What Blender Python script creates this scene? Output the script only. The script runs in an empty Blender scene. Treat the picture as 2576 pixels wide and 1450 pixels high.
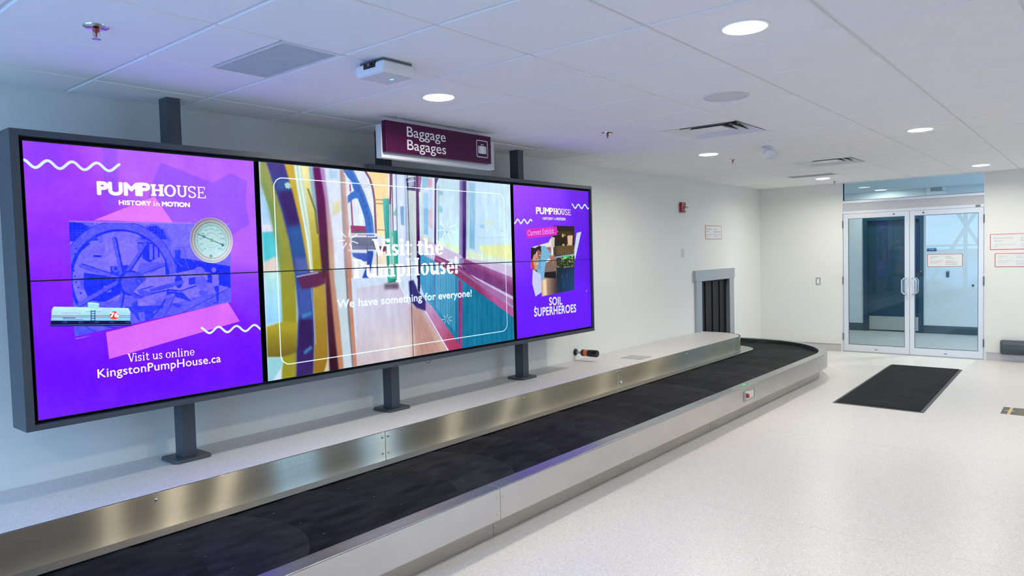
import bpy, math, random
import numpy as np
from mathutils import Matrix, Vector
PI = math.pi
sc = bpy.context.scene
col = sc.collection

# ------------------------------------------------------------------ camera, sky, exposure
cam_d = bpy.data.cameras.new('camera'); cam = bpy.data.objects.new('camera', cam_d); col.objects.link(cam)
cam_d.sensor_width = 36.0; cam_d.lens = 1801.9/2576*36.0; cam_d.clip_start = 0.05; cam_d.clip_end = 500
_p, _y, _r = -0.04710545, 0.69312282, -0.02664193
_f = Vector((math.cos(_p)*math.cos(_y), math.cos(_p)*math.sin(_y), math.sin(_p)))
_rt = Vector((math.sin(_y), -math.cos(_y), 0)); _up = _rt.cross(_f)
_r2 = _rt*math.cos(_r)+_up*math.sin(_r); _u2 = -_rt*math.sin(_r)+_up*math.cos(_r)
CH = 1.594; CZ = 2.5227
cam.matrix_world = Matrix(((_r2.x, _u2.x, -_f.x, 0), (_r2.y, _u2.y, -_f.y, 0), (_r2.z, _u2.z, -_f.z, CH), (0, 0, 0, 1)))
sc.camera = cam
sc.view_settings.view_transform = 'Standard'; sc.view_settings.look = 'None'
sc.view_settings.exposure = 0.0; sc.view_settings.gamma = 1.0; sc.view_settings.use_curve_mapping = False
sc.cycles.use_denoising = True
sc.cycles.max_bounces = 10; sc.cycles.diffuse_bounces = 6; sc.cycles.glossy_bounces = 4
sc.cycles.transparent_max_bounces = 12; sc.cycles.sample_clamp_indirect = 3.0; sc.cycles.sample_clamp_direct = 16.0
SKY = 10.5
wd = bpy.data.worlds.new('sky'); sc.world = wd; wd.use_nodes = True
_n = wd.node_tree.nodes; _l = wd.node_tree.links
_tc = _n.new('ShaderNodeTexCoord'); _sx = _n.new('ShaderNodeSeparateXYZ'); _cr = _n.new('ShaderNodeValToRGB')
_l.new(_tc.outputs['Generated'], _sx.inputs[0]); _l.new(_sx.outputs['Z'], _cr.inputs[0])
_cr.color_ramp.elements[0].position = 0.0; _cr.color_ramp.elements[0].color = (0.36, 0.62, 1.0, 1)
_cr.color_ramp.elements[1].position = 0.6; _cr.color_ramp.elements[1].color = (0.20, 0.46, 1.0, 1)
_l.new(_cr.outputs[0], _n['Background'].inputs[0]); _n['Background'].inputs[1].default_value = SKY

LAMP = 17.5         # watts of each downlight
LENS = 30.0         # brightness of its lens
SCREEN = 1.6       # brightness of the video wall

def portal(x, y, z, sx, sy, rot):
    d = bpy.data.lights.new('window_portal', 'AREA'); d.shape = 'RECTANGLE'; d.size = sx; d.size_y = sy
    d.cycles.is_portal = True
    o = bpy.data.objects.new('window_portal', d); o.location = (x, y, z); o.rotation_euler = rot; col.objects.link(o)
portal(-1.85, 2.65, 1.31, 2.4, 3.3, (0, -PI/2, 0))      # the glazed wall behind the camera
portal(8.7, -4.95, 1.42, 3.2, 2.5, (PI/2, 0, 0))         # the windows of the right-hand wall
portal(13.0, -0.45, 1.25, 2.6, 2.4, (PI/2, 0, 0))        # the outer door of the vestibule

# ------------------------------------------------------------------ helpers
def srgb(r, g, b):
    f = lambda c: (c/255/12.92) if c <= 10 else ((c/255+0.055)/1.055)**2.4
    return (f(r), f(g), f(b), 1.0)

def mat(name, c, rough=0.5, metal=0.0, spec=0.5, emit=None, es=1.0, coat=0.0, noise=None, bump=None, aniso=None):
    m = bpy.data.materials.new(name); m.use_nodes = True
    nt = m.node_tree; b = nt.nodes['Principled BSDF']
    b.inputs['Base Color'].default_value = c; b.inputs['Roughness'].default_value = rough
    b.inputs['Metallic'].default_value = metal; b.inputs['Specular IOR Level'].default_value = spec
    b.inputs['Coat Weight'].default_value = coat
    if emit: b.inputs['Emission Color'].default_value = emit; b.inputs['Emission Strength'].default_value = es
    tc = nt.nodes.new('ShaderNodeTexCoord')
    if noise:     # (scale, second colour, contrast, stretch)
        n = nt.nodes.new('ShaderNodeTexNoise'); n.inputs['Scale'].default_value = noise[0]; n.inputs['Detail'].default_value = 4
        mp = nt.nodes.new('ShaderNodeMapping'); mp.inputs['Scale'].default_value = noise[3] if len(noise) > 3 else (1, 1, 1)
        nt.links.new(tc.outputs['Object'], mp.inputs[0]); nt.links.new(mp.outputs[0], n.inputs['Vector'])
        r = nt.nodes.new('ShaderNodeMapRange'); r.inputs[1].default_value = 0.5-noise[2]; r.inputs[2].default_value = 0.5+noise[2]
        nt.links.new(n.outputs['Fac'], r.inputs[0])
        mx = nt.nodes.new('ShaderNodeMix'); mx.data_type = 'RGBA'
        mx.inputs[6].default_value = c; mx.inputs[7].default_value = noise[1]
        nt.links.new(r.outputs[0], mx.inputs[0]); nt.links.new(mx.outputs[2], b.inputs['Base Color'])
    if bump:      # (scale, strength, stretch)
        n = nt.nodes.new('ShaderNodeTexNoise'); n.inputs['Scale'].default_value = bump[0]; n.inputs['Detail'].default_value = 3
        mp = nt.nodes.new('ShaderNodeMapping'); mp.inputs['Scale'].default_value = bump[2] if len(bump) > 2 else (1, 1, 1)
        nt.links.new(tc.outputs['Object'], mp.inputs[0]); nt.links.new(mp.outputs[0], n.inputs['Vector'])
        bp = nt.nodes.new('ShaderNodeBump'); bp.inputs['Strength'].default_value = bump[1]; bp.inputs['Distance'].default_value = 0.002
        nt.links.new(n.outputs['Fac'], bp.inputs['Height']); nt.links.new(bp.outputs[0], b.inputs['Normal'])
    if aniso is not None:
        b.inputs['Anisotropic'].default_value = aniso
        g = nt.nodes.new('ShaderNodeNewGeometry'); cr = nt.nodes.new('ShaderNodeVectorMath'); cr.operation = 'CROSS_PRODUCT'
        cr.inputs[1].default_value = (0.02, 0.05, 1); c2 = nt.nodes.new('ShaderNodeVectorMath'); c2.operation = 'CROSS_PRODUCT'
        nt.links.new(g.outputs['True Normal'], cr.inputs[0]); nt.links.new(cr.outputs[0], c2.inputs[0]); nt.links.new(g.outputs['True Normal'], c2.inputs[1]); nt.links.new(c2.outputs[0], b.inputs['Tangent'])
    return m

def brushed(name, c, c2, rough, an, vertical=True):     # metal brushed lengthwise: reflections smear across the grain
    m = bpy.data.materials.new(name); m.use_nodes = True; nt = m.node_tree
    for n in list(nt.nodes): nt.nodes.remove(n)
    out = nt.nodes.new('ShaderNodeOutputMaterial'); g = nt.nodes.new('ShaderNodeBsdfAnisotropic'); g.distribution = 'GGX'
    g.inputs['Roughness'].default_value = rough; g.inputs['Anisotropy'].default_value = an
    cx = nt.nodes.new('ShaderNodeCombineXYZ'); cx.inputs[2].default_value = 1.0; nt.links.new(cx.outputs[0], g.inputs['Tangent'])
    tc = nt.nodes.new('ShaderNodeTexCoord'); mp = nt.nodes.new('ShaderNodeMapping'); mp.inputs['Scale'].default_value = (0.6, 0.6, 40)
    no = nt.nodes.new('ShaderNodeTexNoise'); no.inputs['Scale'].default_value = 4; no.inputs['Detail'].default_value = 4
    nt.links.new(tc.outputs['Object'], mp.inputs[0]); nt.links.new(mp.outputs[0], no.inputs['Vector'])
    mx = nt.nodes.new('ShaderNodeMix'); mx.data_type = 'RGBA'; mx.inputs[6].default_value = c; mx.inputs[7].default_value = c2
    nt.links.new(no.outputs['Fac'], mx.inputs[0]); nt.links.new(mx.outputs[2], g.inputs['Color']); nt.links.new(g.outputs[0], out.inputs[0])
    return m

class MB:
    def __init__(s): s.v = []; s.f = []
    def add(s, vs, fs):
        k = len(s.v); s.v += [tuple(p) for p in vs]; s.f += [tuple(i+k for i in f) for f in fs]; return s
    def box(s, x0, x1, y0, y1, z0, z1):
        if x0 > x1: x0, x1 = x1, x0
        if y0 > y1: y0, y1 = y1, y0
        if z0 > z1: z0, z1 = z1, z0
        return s.add([(x0,y0,z0),(x1,y0,z0),(x1,y1,z0),(x0,y1,z0),(x0,y0,z1),(x1,y0,z1),(x1,y1,z1),(x0,y1,z1)],
                     [(0,3,2,1),(4,5,6,7),(0,1,5,4),(1,2,6,5),(2,3,7,6),(3,0,4,7)])
    def prism(s, pts, z0, z1):            # pts counter-clockwise in x, y
        n = len(pts)
        return s.add([(x,y,z0) for x,y in pts]+[(x,y,z1) for x,y in pts],
                     [tuple(range(n-1,-1,-1)), tuple(range(n,2*n))]+[(i,(i+1)%n,n+(i+1)%n,n+i) for i in range(n)])
    def lathe(s, prof, n=24, c=(0,0,0), axis='z'):    # prof: (radius, height)
        vs = []; fs = []
        for r, h in prof:
            for k in range(n):
                a = 2*PI*k/n; x, y = r*math.cos(a), r*math.sin(a)
                p = {'z': (x, y, h), 'y': (x, h, y), 'x': (h, x, y)}[axis]
                vs.append((p[0]+c[0], p[1]+c[1], p[2]+c[2]))
        for i in range(len(prof)-1):
            for k in range(n):
                q = (i*n+k, i*n+(k+1)%n, (i+1)*n+(k+1)%n, (i+1)*n+k)
                fs.append(q if axis != 'y' else q[::-1])
        m = len(prof)-1
        a = tuple(range(n-1,-1,-1)); b = tuple(m*n+k for k in range(n))
        if axis == 'y': a, b = a[::-1], b[::-1]
        fs += [a, b]
        return s.add(vs, fs)
    def tube(s, pts, r, n=8, closed=False):
        pts = [Vector(p) for p in pts]; m = len(pts); vs = []; fs = []
        up = None
        for i, p in enumerate(pts):
            a = pts[(i-1) % m] if (closed or i) else p; b = pts[(i+1) % m] if (closed or i < m-1) else p
            t = (b-a).normalized()
            if up is None: up = Vector((0,0,1)) if abs(t.z) < 0.9 else Vector((1,0,0))
            u = t.cross(up).normalized(); w = u.cross(t); up = w
            for k in range(n):
                an = 2*PI*k/n; vs.append(p+u*r*math.cos(an)+w*r*math.sin(an))
        for i in range(m if closed else m-1):
            for k in range(n):
                fs.append((i*n+k, i*n+(k+1)%n, ((i+1)%m)*n+(k+1)%n, ((i+1)%m)*n+k))
        if not closed: fs += [tuple(range(n-1,-1,-1)), tuple((m-1)*n+k for k in range(n))]
        return s.add(vs, fs)
    def ring(s, xo0, xo1, zo0, zo1, xi0, xi1, zi0, zi1, y0, y1):     # a rectangular frame standing in the x-z plane
        s.box(xo0, xi0, y0, y1, zo0, zo1); s.box(xi1, xo1, y0, y1, zo0, zo1)
        s.box(xi0, xi1, y0, y1, zo0, zi0); s.box(xi0, xi1, y0, y1, zi1, zo1); return s

def obj(name, mb, m, parent=None, smooth=False, loc=None, bevel=0, seg=2, **props):
    me = bpy.data.meshes.new(name)
    if loc is not None and any(loc):
        vs = [(x-loc[0], y-loc[1], z-loc[2]) for x, y, z in mb.v]
    else: vs = mb.v
    me.from_pydata(vs, [], mb.f); me.update()
    me.materials.append(m)
    if smooth:
        for p in me.polygons: p.use_smooth = True
        me.set_sharp_from_angle(angle=math.radians(38))
    o = bpy.data.objects.new(name, me); col.objects.link(o)
    if loc is not None: o.location = loc
    if parent is not None:
        o.parent = parent
        o.location = (Vector(loc) if loc is not None else Vector((0,0,0)))-abspos(parent)
    if bevel:
        b = o.modifiers.new('bevel', 'BEVEL'); b.width = bevel; b.segments = seg; b.limit_method = 'ANGLE'
    for k, v in props.items(): o[k] = v
    return o
def abspos(o):
    v = Vector(o.location)
    while o.parent is not None: o = o.parent; v += Vector(o.location)
    return v
def thing(name, loc, label, cat, group=None):
    o = bpy.data.objects.new(name, None); col.objects.link(o); o.location = loc; o.empty_display_size = 0.1
    o['label'] = label; o['category'] = cat
    if group: o['group'] = group
    return o
def copy_tree(o, parent=None, loc=None):
    c = o.copy(); col.objects.link(c); c.parent = parent
    if loc is not None: c.location = loc
    for ch in [q for q in bpy.data.objects if q.parent == o]: copy_tree(ch, c)
    return c

def text_mesh(s, bold=0.0, spacing=1.0):
    cu = bpy.data.curves.new('t', 'FONT'); cu.body = s; cu.offset = bold; cu.space_character = spacing; cu.resolution_u = 5
    o = bpy.data.objects.new('t', cu); col.objects.link(o)
    dg = bpy.context.evaluated_depsgraph_get(); dg.update()
    me = bpy.data.meshes.new_from_object(o.evaluated_get(dg)); me.calc_loop_triangles()
    v = np.array([(p.co.x, p.co.y) for p in me.vertices]); t = [tuple(q.vertices) for q in me.loop_triangles]
    bpy.data.objects.remove(o); bpy.data.curves.remove(cu); bpy.data.meshes.remove(me)
    return v, t
_tc_cache = {}
def text_fit(s, bold=0.0, spacing=1.0):           # vertices scaled so that the text is 1 wide and its capitals 1 high
    k = (s, bold, spacing)
    if k not in _tc_cache:
        v, t = text_mesh(s, bold, spacing); H, _ = text_mesh('H', bold)
        v = v.copy(); v[:,0] -= v[:,0].min(); w = v[:,0].max(); h = H[:,1].max()
        v[:,1] -= 0; v[:,1] /= h; v[:,0] /= w
        _tc_cache[k] = (v, t)
    return _tc_cache[k]
def lettering(s, m, parent, org, ux, uy, w, h, bold=0.0, spacing=1.0, name='lettering'):
    v, t = text_fit(s, bold, spacing)
    org = Vector(org); ux = Vector(ux); uy = Vector(uy); mb = MB()
    mb.add([org+ux*(p[0]*w)+uy*(p[1]*h) for p in v], t)
    return obj(name, mb, m, parent)

# ------------------------------------------------------------------ materials
def speckle(name, base, dark, light, rough=0.32):
    m = mat(name, base, rough, spec=0.5); nt = m.node_tree; b = nt.nodes['Principled BSDF']
    tc = nt.nodes.new('ShaderNodeTexCoord')
    v1 = nt.nodes.new('ShaderNodeTexVoronoi'); v1.inputs['Scale'].default_value = 210
    v2 = nt.nodes.new('ShaderNodeTexVoronoi'); v2.inputs['Scale'].default_value = 150
    n1 = nt.nodes.new('ShaderNodeTexNoise'); n1.inputs['Scale'].default_value = 1.3; n1.inputs['Detail'].default_value = 3
    for q in (v1, v2, n1): nt.links.new(tc.outputs['Object'], q.inputs['Vector'])
    def sel(v, lo):
        s = nt.nodes.new('ShaderNodeSeparateColor'); nt.links.new(v.outputs['Color'], s.inputs[0])
        g = nt.nodes.new('ShaderNodeMath'); g.operation = 'GREATER_THAN'; g.inputs[1].default_value = lo
        nt.links.new(s.outputs[0], g.inputs[0]); return g
    a = nt.nodes.new('ShaderNodeMix'); a.data_type = 'RGBA'; a.inputs[6].default_value = base; a.inputs[7].default_value = dark
    g = sel(v1, 0.86); mm = nt.nodes.new('ShaderNodeMath'); mm.operation = 'MULTIPLY'; mm.inputs[1].default_value = 0.42
    nt.links.new(g.outputs[0], mm.inputs[0]); nt.links.new(mm.outputs[0], a.inputs[0])
    c = nt.nodes.new('ShaderNodeMix'); c.data_type = 'RGBA'; c.inputs[7].default_value = light
    g = sel(v2, 0.80); mm = nt.nodes.new('ShaderNodeMath'); mm.operation = 'MULTIPLY'; mm.inputs[1].default_value = 0.5
    nt.links.new(g.outputs[0], mm.inputs[0]); nt.links.new(mm.outputs[0], c.inputs[0]); nt.links.new(a.outputs[2], c.inputs[6])
    nt.links.new(c.outputs[2], b.inputs['Base Color'])
    r = nt.nodes.new('ShaderNodeMapRange'); r.inputs[3].default_value = rough-0.06; r.inputs[4].default_value = rough+0.08
    nt.links.new(n1.outputs['Fac'], r.inputs[0]); nt.links.new(r.outputs[0], b.inputs['Roughness'])
    return m
M_floor = speckle('speckled_vinyl', (0.655, 0.622, 0.585, 1), (0.34, 0.32, 0.31, 1), (0.81, 0.78, 0.75, 1), 0.32)
M_deck = speckle('deck_vinyl', (0.66, 0.635, 0.61, 1), (0.36, 0.35, 0.35, 1), (0.80, 0.79, 0.78, 1), 0.42)
M_cove = speckle('cove_vinyl', (0.56, 0.53, 0.50, 1), (0.34, 0.33, 0.33, 1), (0.70, 0.68, 0.66, 1), 0.45)
M_seam = mat('vinyl_seam', (0.42, 0.40, 0.39, 1), 0.6)
M_wall = mat('painted_wall', (0.79, 0.79, 0.73, 1), 0.55, spec=0.3, noise=(0.8, (0.77, 0.77, 0.71, 1), 0.3), bump=(160, 0.10))
M_right = mat('sand_wall_paint', (0.78, 0.75, 0.66, 1), 0.5)
M_tile = mat('acoustic_tile', (0.91, 0.90, 0.89, 1), 0.9, spec=0.15, noise=(5, (0.89, 0.88, 0.87, 1), 0.3), bump=(260, 0.35))
M_grid = mat('ceiling_grid', (0.74, 0.74, 0.74, 1), 0.5, spec=0.3)
M_white = mat('white_enamel', (0.80, 0.80, 0.79, 1), 0.35)
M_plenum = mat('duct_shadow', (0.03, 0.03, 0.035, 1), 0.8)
M_steel = brushed('brushed_steel', (0.70, 0.63, 0.48, 1), (0.56, 0.50, 0.38, 1), 0.24, -0.82)
M_kick = mat('kick_steel', (0.50, 0.455, 0.39, 1), 0.38, metal=0.9, noise=(2.5, (0.42, 0.38, 0.33, 1), 0.3, (1.2, 1.2, 3)))  # darker than the side panels: shade under the overhang is in the colour
M_steel_side = mat('dull_steel', (0.655, 0.61, 0.54, 1), 0.40, metal=0.93, aniso=0.45,
              noise=(2.5, (0.59, 0.55, 0.51, 1), 0.3, (1.2, 1.2, 3)), bump=(30, 0.05, (1, 1, 12)))
M_steel_top = mat('worn_steel', (0.46, 0.455, 0.45, 1), 0.34, metal=1.0,
              noise=(9, (0.36, 0.36, 0.38, 1), 0.25, (0.5, 3, 3)), bump=(60, 0.12, (0.25, 4, 1)))
M_chrome = mat('polished_bolt', (0.75, 0.75, 0.75, 1), 0.18, metal=1.0)
M_belt = mat('black_rubber_plate', (0.0060, 0.0060, 0.0085, 1), 0.60, spec=0.06,
             noise=(5.5, (0.018, 0.018, 0.023, 1), 0.16, (1, 3.0, 1)), bump=(70, 0.2))
M_belt2 = mat('scuffed_rubber_plate', (0.024, 0.024, 0.029, 1), 0.62, spec=0.07,
             noise=(6.5, (0.010, 0.010, 0.013, 1), 0.16, (1, 2.2, 1)), bump=(70, 0.12))
M_fix = mat('belt_fixing', (0.10, 0.105, 0.12, 1), 0.3, metal=0.6)
M_post = mat('charcoal_powder_coat', (0.050, 0.062, 0.074, 1), 0.42, spec=0.5, bump=(300, 0.06))
M_black = mat('black_plastic', (0.004, 0.004, 0.005, 1), 0.32)
M_alu = mat('white_aluminium', (0.74, 0.77, 0.79, 1), 0.32, metal=0.15)
M_pull = mat('satin_handle', (0.72, 0.72, 0.70, 1), 0.28, metal=0.9)
M_hinge = mat('dark_hinge', (0.16, 0.18, 0.21, 1), 0.4, metal=0.7)
M_greybar = mat('grey_panel', (0.55, 0.55, 0.56, 1), 0.5)
M_darkdoor = mat('dark_door_paint', (0.016, 0.055, 0.085, 1), 0.35)
M_darkbase = mat('dark_vinyl_base', (0.06, 0.09, 0.11, 1), 0.5)
M_vfloor = mat('vestibule_matting', (0.50, 0.48, 0.43, 1), 0.6, noise=(30, (0.44, 0.42, 0.38, 1), 0.3))
M_coneback = mat('shaded_duct_metal', (0.10, 0.10, 0.11, 1), 0.6)  # backs of the white cones, with the diffuser's inner shade in their colour
M_mat = mat('charcoal_carpet', (0.016, 0.019, 0.021, 1), 0.95, spec=0.1, noise=(4, (0.027, 0.030, 0.033, 1), 0.25), bump=(420, 0.8))
M_rub = mat('rubber_border', (0.018, 0.020, 0.022, 1), 0.5)
M_red = mat('red_plastic', (0.30, 0.006, 0.012, 1), 0.3, coat=0.4)
M_orange = mat('orange_lens', (0.78, 0.12, 0.04, 1), 0.2, coat=0.5)
M_cream = mat('cream_plastic', (0.72, 0.62, 0.52, 1), 0.4)
M_signred = mat('sign_red', (0.55, 0.03, 0.07, 1), 0.4)
M_signwhite = mat('sign_white', (0.76, 0.77, 0.74, 1), 0.4)
M_ink = mat('grey_ink', (0.16, 0.17, 0.18, 1), 0.6)
M_ink2 = mat('faded_ink', (0.40, 0.42, 0.42, 1), 0.6)
M_plum = mat('plum_sign_face', (0.058, 0.001, 0.034, 1), 0.35, spec=0.25)
M_lett = mat('white_lettering', (0.80, 0.78, 0.80, 1), 0.5)
M_lens = mat('lit_lens', (1, 1, 1, 1), 0.5, emit=(1.0, 0.985, 0.95, 1), es=LENS)
M_led = mat('green_led', (0, 0.2, 0.1, 1), 0.4, emit=(0.05, 1.0, 0.45, 1), es=2.5)
M_redled = mat('red_led', (0.2, 0, 0, 1), 0.4, emit=(1.0, 0.05, 0.10, 1), es=3.0)
M_spk = mat('grey_grille', (0.68, 0.69, 0.70, 1), 0.7, bump=(900, 0.6))
M_green = mat('green_label', (0.02, 0.42, 0.14, 1), 0.4)
M_gold = mat('gold_print', (0.62, 0.47, 0.22, 1), 0.5)
M_golddim = mat('faded_gold_print', (0.22, 0.19, 0.12, 1), 0.6)
M_decal = mat('black_floor_decal', (0.055, 0.06, 0.065, 1), 0.45)
M_navy = mat('navy_plate', (0.02, 0.025, 0.16, 1), 0.35)
M_curtain = mat('rubber_strip', (0.007, 0.008, 0.009, 1), 0.5, spec=0.25, noise=(5, (0.012, 0.014, 0.015, 1), 0.25, (2, 1, 0.3)))
M_galv = mat('grey_steel_frame', (0.42, 0.44, 0.45, 1), 0.42, metal=0.6)
M_dark = mat('dark_void', (0.008, 0.009, 0.010, 1), 0.8)
M_hatch = mat('hatch_plate', (0.42, 0.42, 0.39, 1), 0.5)
M_grass = mat('grass', (0.16, 0.26, 0.08, 1), 0.9)
M_tarmac = mat('apron_concrete', (0.68, 0.66, 0.60, 1), 0.9)
M_brace = mat('painted_steel', (0.42, 0.50, 0.55, 1), 0.5)

def glass(name, tint, ior):
    m = bpy.data.materials.new(name); m.use_nodes = True; nt = m.node_tree
    for n in list(nt.nodes): nt.nodes.remove(n)
    out = nt.nodes.new('ShaderNodeOutputMaterial'); mx = nt.nodes.new('ShaderNodeMixShader')
    tr = nt.nodes.new('ShaderNodeBsdfTransparent'); tr.inputs[0].default_value = tint
    gl = nt.nodes.new('ShaderNodeBsdfGlossy'); gl.inputs['Roughness'].default_value = 0.0
    fr = nt.nodes.new('ShaderNodeFresnel'); fr.inputs[0].default_value = ior
    g = nt.nodes.new('ShaderNodeNewGeometry'); f2 = nt.nodes.new('ShaderNodeMath'); f2.operation = 'MULTIPLY_ADD'
    f2.inputs[1].default_value = -1; f2.inputs[2].default_value = 1
    mu = nt.nodes.new('ShaderNodeMath'); mu.operation = 'MULTIPLY'
    nt.links.new(g.outputs['Backfacing'], f2.inputs[0]); nt.links.new(fr.outputs[0], mu.inputs[0]); nt.links.new(f2.outputs[0], mu.inputs[1])
    nt.links.new(mu.outputs[0], mx.inputs[0]); nt.links.new(tr.outputs[0], mx.inputs[1]); nt.links.new(gl.outputs[0], mx.inputs[2])
    nt.links.new(mx.outputs[0], out.inputs[0]); return m
M_glass = glass('tinted_door_glass', (0.80, 0.90, 0.95, 1), 1.5)
M_clear = glass('window_glass', (0.93, 0.97, 0.98, 1), 1.5)

# ------------------------------------------------------------------ the room shell
ST = dict(kind='structure')
XW, YL, YR, XF = 11.44, 4.29, -5.0, -1.9        # door wall, display wall, right wall, wall behind the camera
floor = obj('floor', MB().box(XF-0.2, XW+0.08, YR-0.2, YL+0.2, -0.12, -0.002), M_floor, **ST)
sx = [XF] + [6.17+2.03*k for k in range(-3, 3)] + [XW+0.08]
for a, b in zip(sx[:-1], sx[1:]):                # the sheets of vinyl, a hairline joint between them
    obj('vinyl_sheet', MB().box(a+0.0012, b-0.0012, YR, YL, -0.002, 0.0), M_floor, floor)
obj('floor_joints', MB().box(XF, XW, YR, YL, -0.0021, -0.0011), M_seam, floor)
# display wall, pierced by the carousel opening
OX0, OX1, OZ = 9.165, 10.22, 1.16
w = MB().box(XF-0.2, OX0, YL, YL+0.15, 0, 2.75).box(OX1, XW+0.2, YL, YL+0.15, 0, 2.75).box(OX0, OX1, YL, YL+0.15, OZ, 2.75)
obj('wall_left', w, M_wall, **ST)
obj('dark_tunnel', MB().box(OX0-0.3, OX1+0.3, YL+0.15, YL+1.4, -0.1, -0.05).box(OX0-0.3, OX1+0.3, YL+1.4, YL+1.45, -0.1, 1.6)
    .box(OX0-0.35, OX0-0.3, YL+0.15, YL+1.45, -0.1, 1.6).box(OX1+0.3, OX1+0.35, YL+0.15, YL+1.45, -0.1, 1.6)
    .box(OX0-0.35, OX1+0.35, YL+0.15, YL+1.45, 1.6, 1.65), M_dark, **ST)  # tunnel behind the opening; its unlit darkness is in the box's colour
DY0, DY1 = 1.25, 3.05
wb = MB().box(XW, XW+0.16, DY1, YL, 0, 2.75).box(XW, XW+0.16, YR-0.2, DY0, 0, 2.75).box(XW, XW+0.16, DY0, DY1, 2.56, 2.75)
obj('wall_back', wb, M_wall, **ST)
# right-hand wall with its windows
wins = [(7.2, 8.2), (9.2, 10.2)]
wr = MB().box(XF-0.2, XW+0.2, YR-0.15, YR, 0, 0.35).box(XF-0.2, XW+0.2, YR-0.15, YR, 2.30, 2.75)
e = [XF-0.2]+[q for wn in wins for q in wn]+[XW+0.2]
for a, b in zip(e[0::2], e[1::2]): wr.box(a, b, YR-0.15, YR, 0.35, 2.30)
obj('wall_right', wr, M_right, **ST)
for k, (a, b) in enumerate(wins):
    m = MB().ring(a, b, 0.35, 2.30, a+0.05, b-0.05, 0.40, 2.25, YR-0.12, YR-0.02).box((a+b)/2-0.025, (a+b)/2+0.025, YR-0.12, YR-0.02, 0.40, 2.25)
    wo = obj('window_%d' % (k+2), m, M_alu, **ST)
    for c, d in ((a+0.05, (a+b)/2-0.025), ((a+b)/2+0.025, b-0.05)):
        obj('pane', MB().box(c, d, YR-0.075, YR-0.069, 0.40, 2.25), M_clear, wo)
# glazed wall behind the camera
wf = MB().box(XF-0.15, XF, YR-0.2, YL+0.2, 2.5, 2.75).box(XF-0.15, XF, YR-0.2, YL+0.2, 0, 0.12)
WY = 1.05
wf.box(XF-0.15, XF, YR-0.2, WY, 0.12, 2.5)
obj('wall_front', wf, M_wall, **ST)
ys = [WY+i*(YL-WY)/3 for i in range(4)]
for k in range(3):
    a, b = ys[k], ys[k+1]; fm = MB()
    for y in (a, b-0.05): fm.box(XF-0.12, XF-0.03, y, y+0.05, 0.12, 2.5)
    fm.box(XF-0.12, XF-0.03, a+0.05, b-0.05, 0.12, 0.17).box(XF-0.12, XF-0.03, a+0.05, b-0.05, 2.45, 2.5).box(XF-0.12, XF-0.03, a+0.05, b-0.05, 1.48, 1.53)
    wo = obj('window_%d' % (k+4), fm, M_alu, **ST)
    for c, d in ((0.17, 1.48), (1.53, 2.45)): obj('pane', MB().box(XF-0.078, XF-0.072, a+0.05, b-0.05, c, d), M_clear, wo)
for k in range(2):                               # the braces of the terminal's outer frame
    y0 = 0.9+1.2*k; t = thing('cross_brace', (XF-0.9, y0+1.2, 0), 'painted steel cross brace outside the glazing behind the camera, '+('farther from', 'nearer to')[k]+' the display wall', 'brace')
    for s in (0, 1):
        obj('brace_tube', MB().tube([(XF-0.9-0.14*s, y0+2.4*s, 0.0), (XF-0.9-0.14*s, y0+2.4*(1-s), 4.2)], 0.055, 10), M_brace, t, smooth=True)
obj('floor_outside', MB().box(-60, XF-0.2, -40, 40, -0.3, -0.15).box(XF-0.2, 40, -40, YR-0.2, -0.3, -0.15), M_tarmac, **ST)
obj('ground_outside', MB().box(-200, -60, -150, 150, -0.3, -0.15).box(-60, 120, -200, -40, -0.3, -0.15), M_grass, **ST)

# cove base along the door wall
def cove(name, y0, y1):
    o = obj(name, MB().prism([(XW, y0), (XW-0.012, y0), (XW-0.012, y1), (XW, y1)][::-1], 0, 0.098), M_cove, **ST)
    obj('cap_strip', MB().box(XW-0.016, XW, y0, y1, 0.098, 0.107), M_galv, o)
cove('baseboard_back', YR, DY0-0.02); cove('baseboard_left', DY1+0.02, YL)

# ------------------------------------------------------------------ ceiling: grid, tiles
X0, Y0c, TS = 1.468, 3.918, 0.6096
gi = MB().box(XF-0.1, XW+0.1, YR-0.1, YL+0.1, 2.62, 2.66)  # plate above the grid, added to close light leaks
for i in range(-5, 17):
    x = X0+i*TS; gi.box(x-0.012, x+0.012, YR, YL, CZ+0.008, CZ+0.03)
for j in range(0, 15):
    y = Y0c-j*TS; gi.box(XF, XW, y-0.012, y+0.012, CZ+0.0085, CZ+0.031)
gi.box(XF, XW, YL-0.02, YL, CZ+0.004, CZ+0.03).box(XW-0.02, XW, YR, YL, CZ+0.004, CZ+0.03)
ceil = obj('ceiling', gi, M_grid, **ST)
def tile_mb(x0, x1, y0, y1):
    a, g, c = 0.0075, 0.0135, 0.0
    zf, zs = CZ, CZ+0.008
    vs = [(x0+g,y0+g,zf),(x1-g,y0+g,zf),(x1-g,y1-g,zf),(x0+g,y1-g,zf),
          (x0+a,y0+a,zf+0.005),(x1-a,y0+a,zf+0.005),(x1-a,y1-a,zf+0.005),(x0+a,y1-a,zf+0.005),
          (x0+a,y0+a,zf+0.016),(x1-a,y0+a,zf+0.016),(x1-a,y1-a,zf+0.016),(x0+a,y1-a,zf+0.016)]
    fs = [(0,3,2,1),(0,1,5,4),(1,2,6,5),(2,3,7,6),(3,0,4,7),(4,5,9,8),(5,6,10,9),(6,7,11,10),(7,4,8,11),(8,9,10,11)]
    return vs, fs
holes = {(6, 2): 'diffuser', (11, 2): 'diffuser', (0, 1): 'half', (13, 1): 'half2'}
rest = MB(); tmesh = {}
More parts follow.
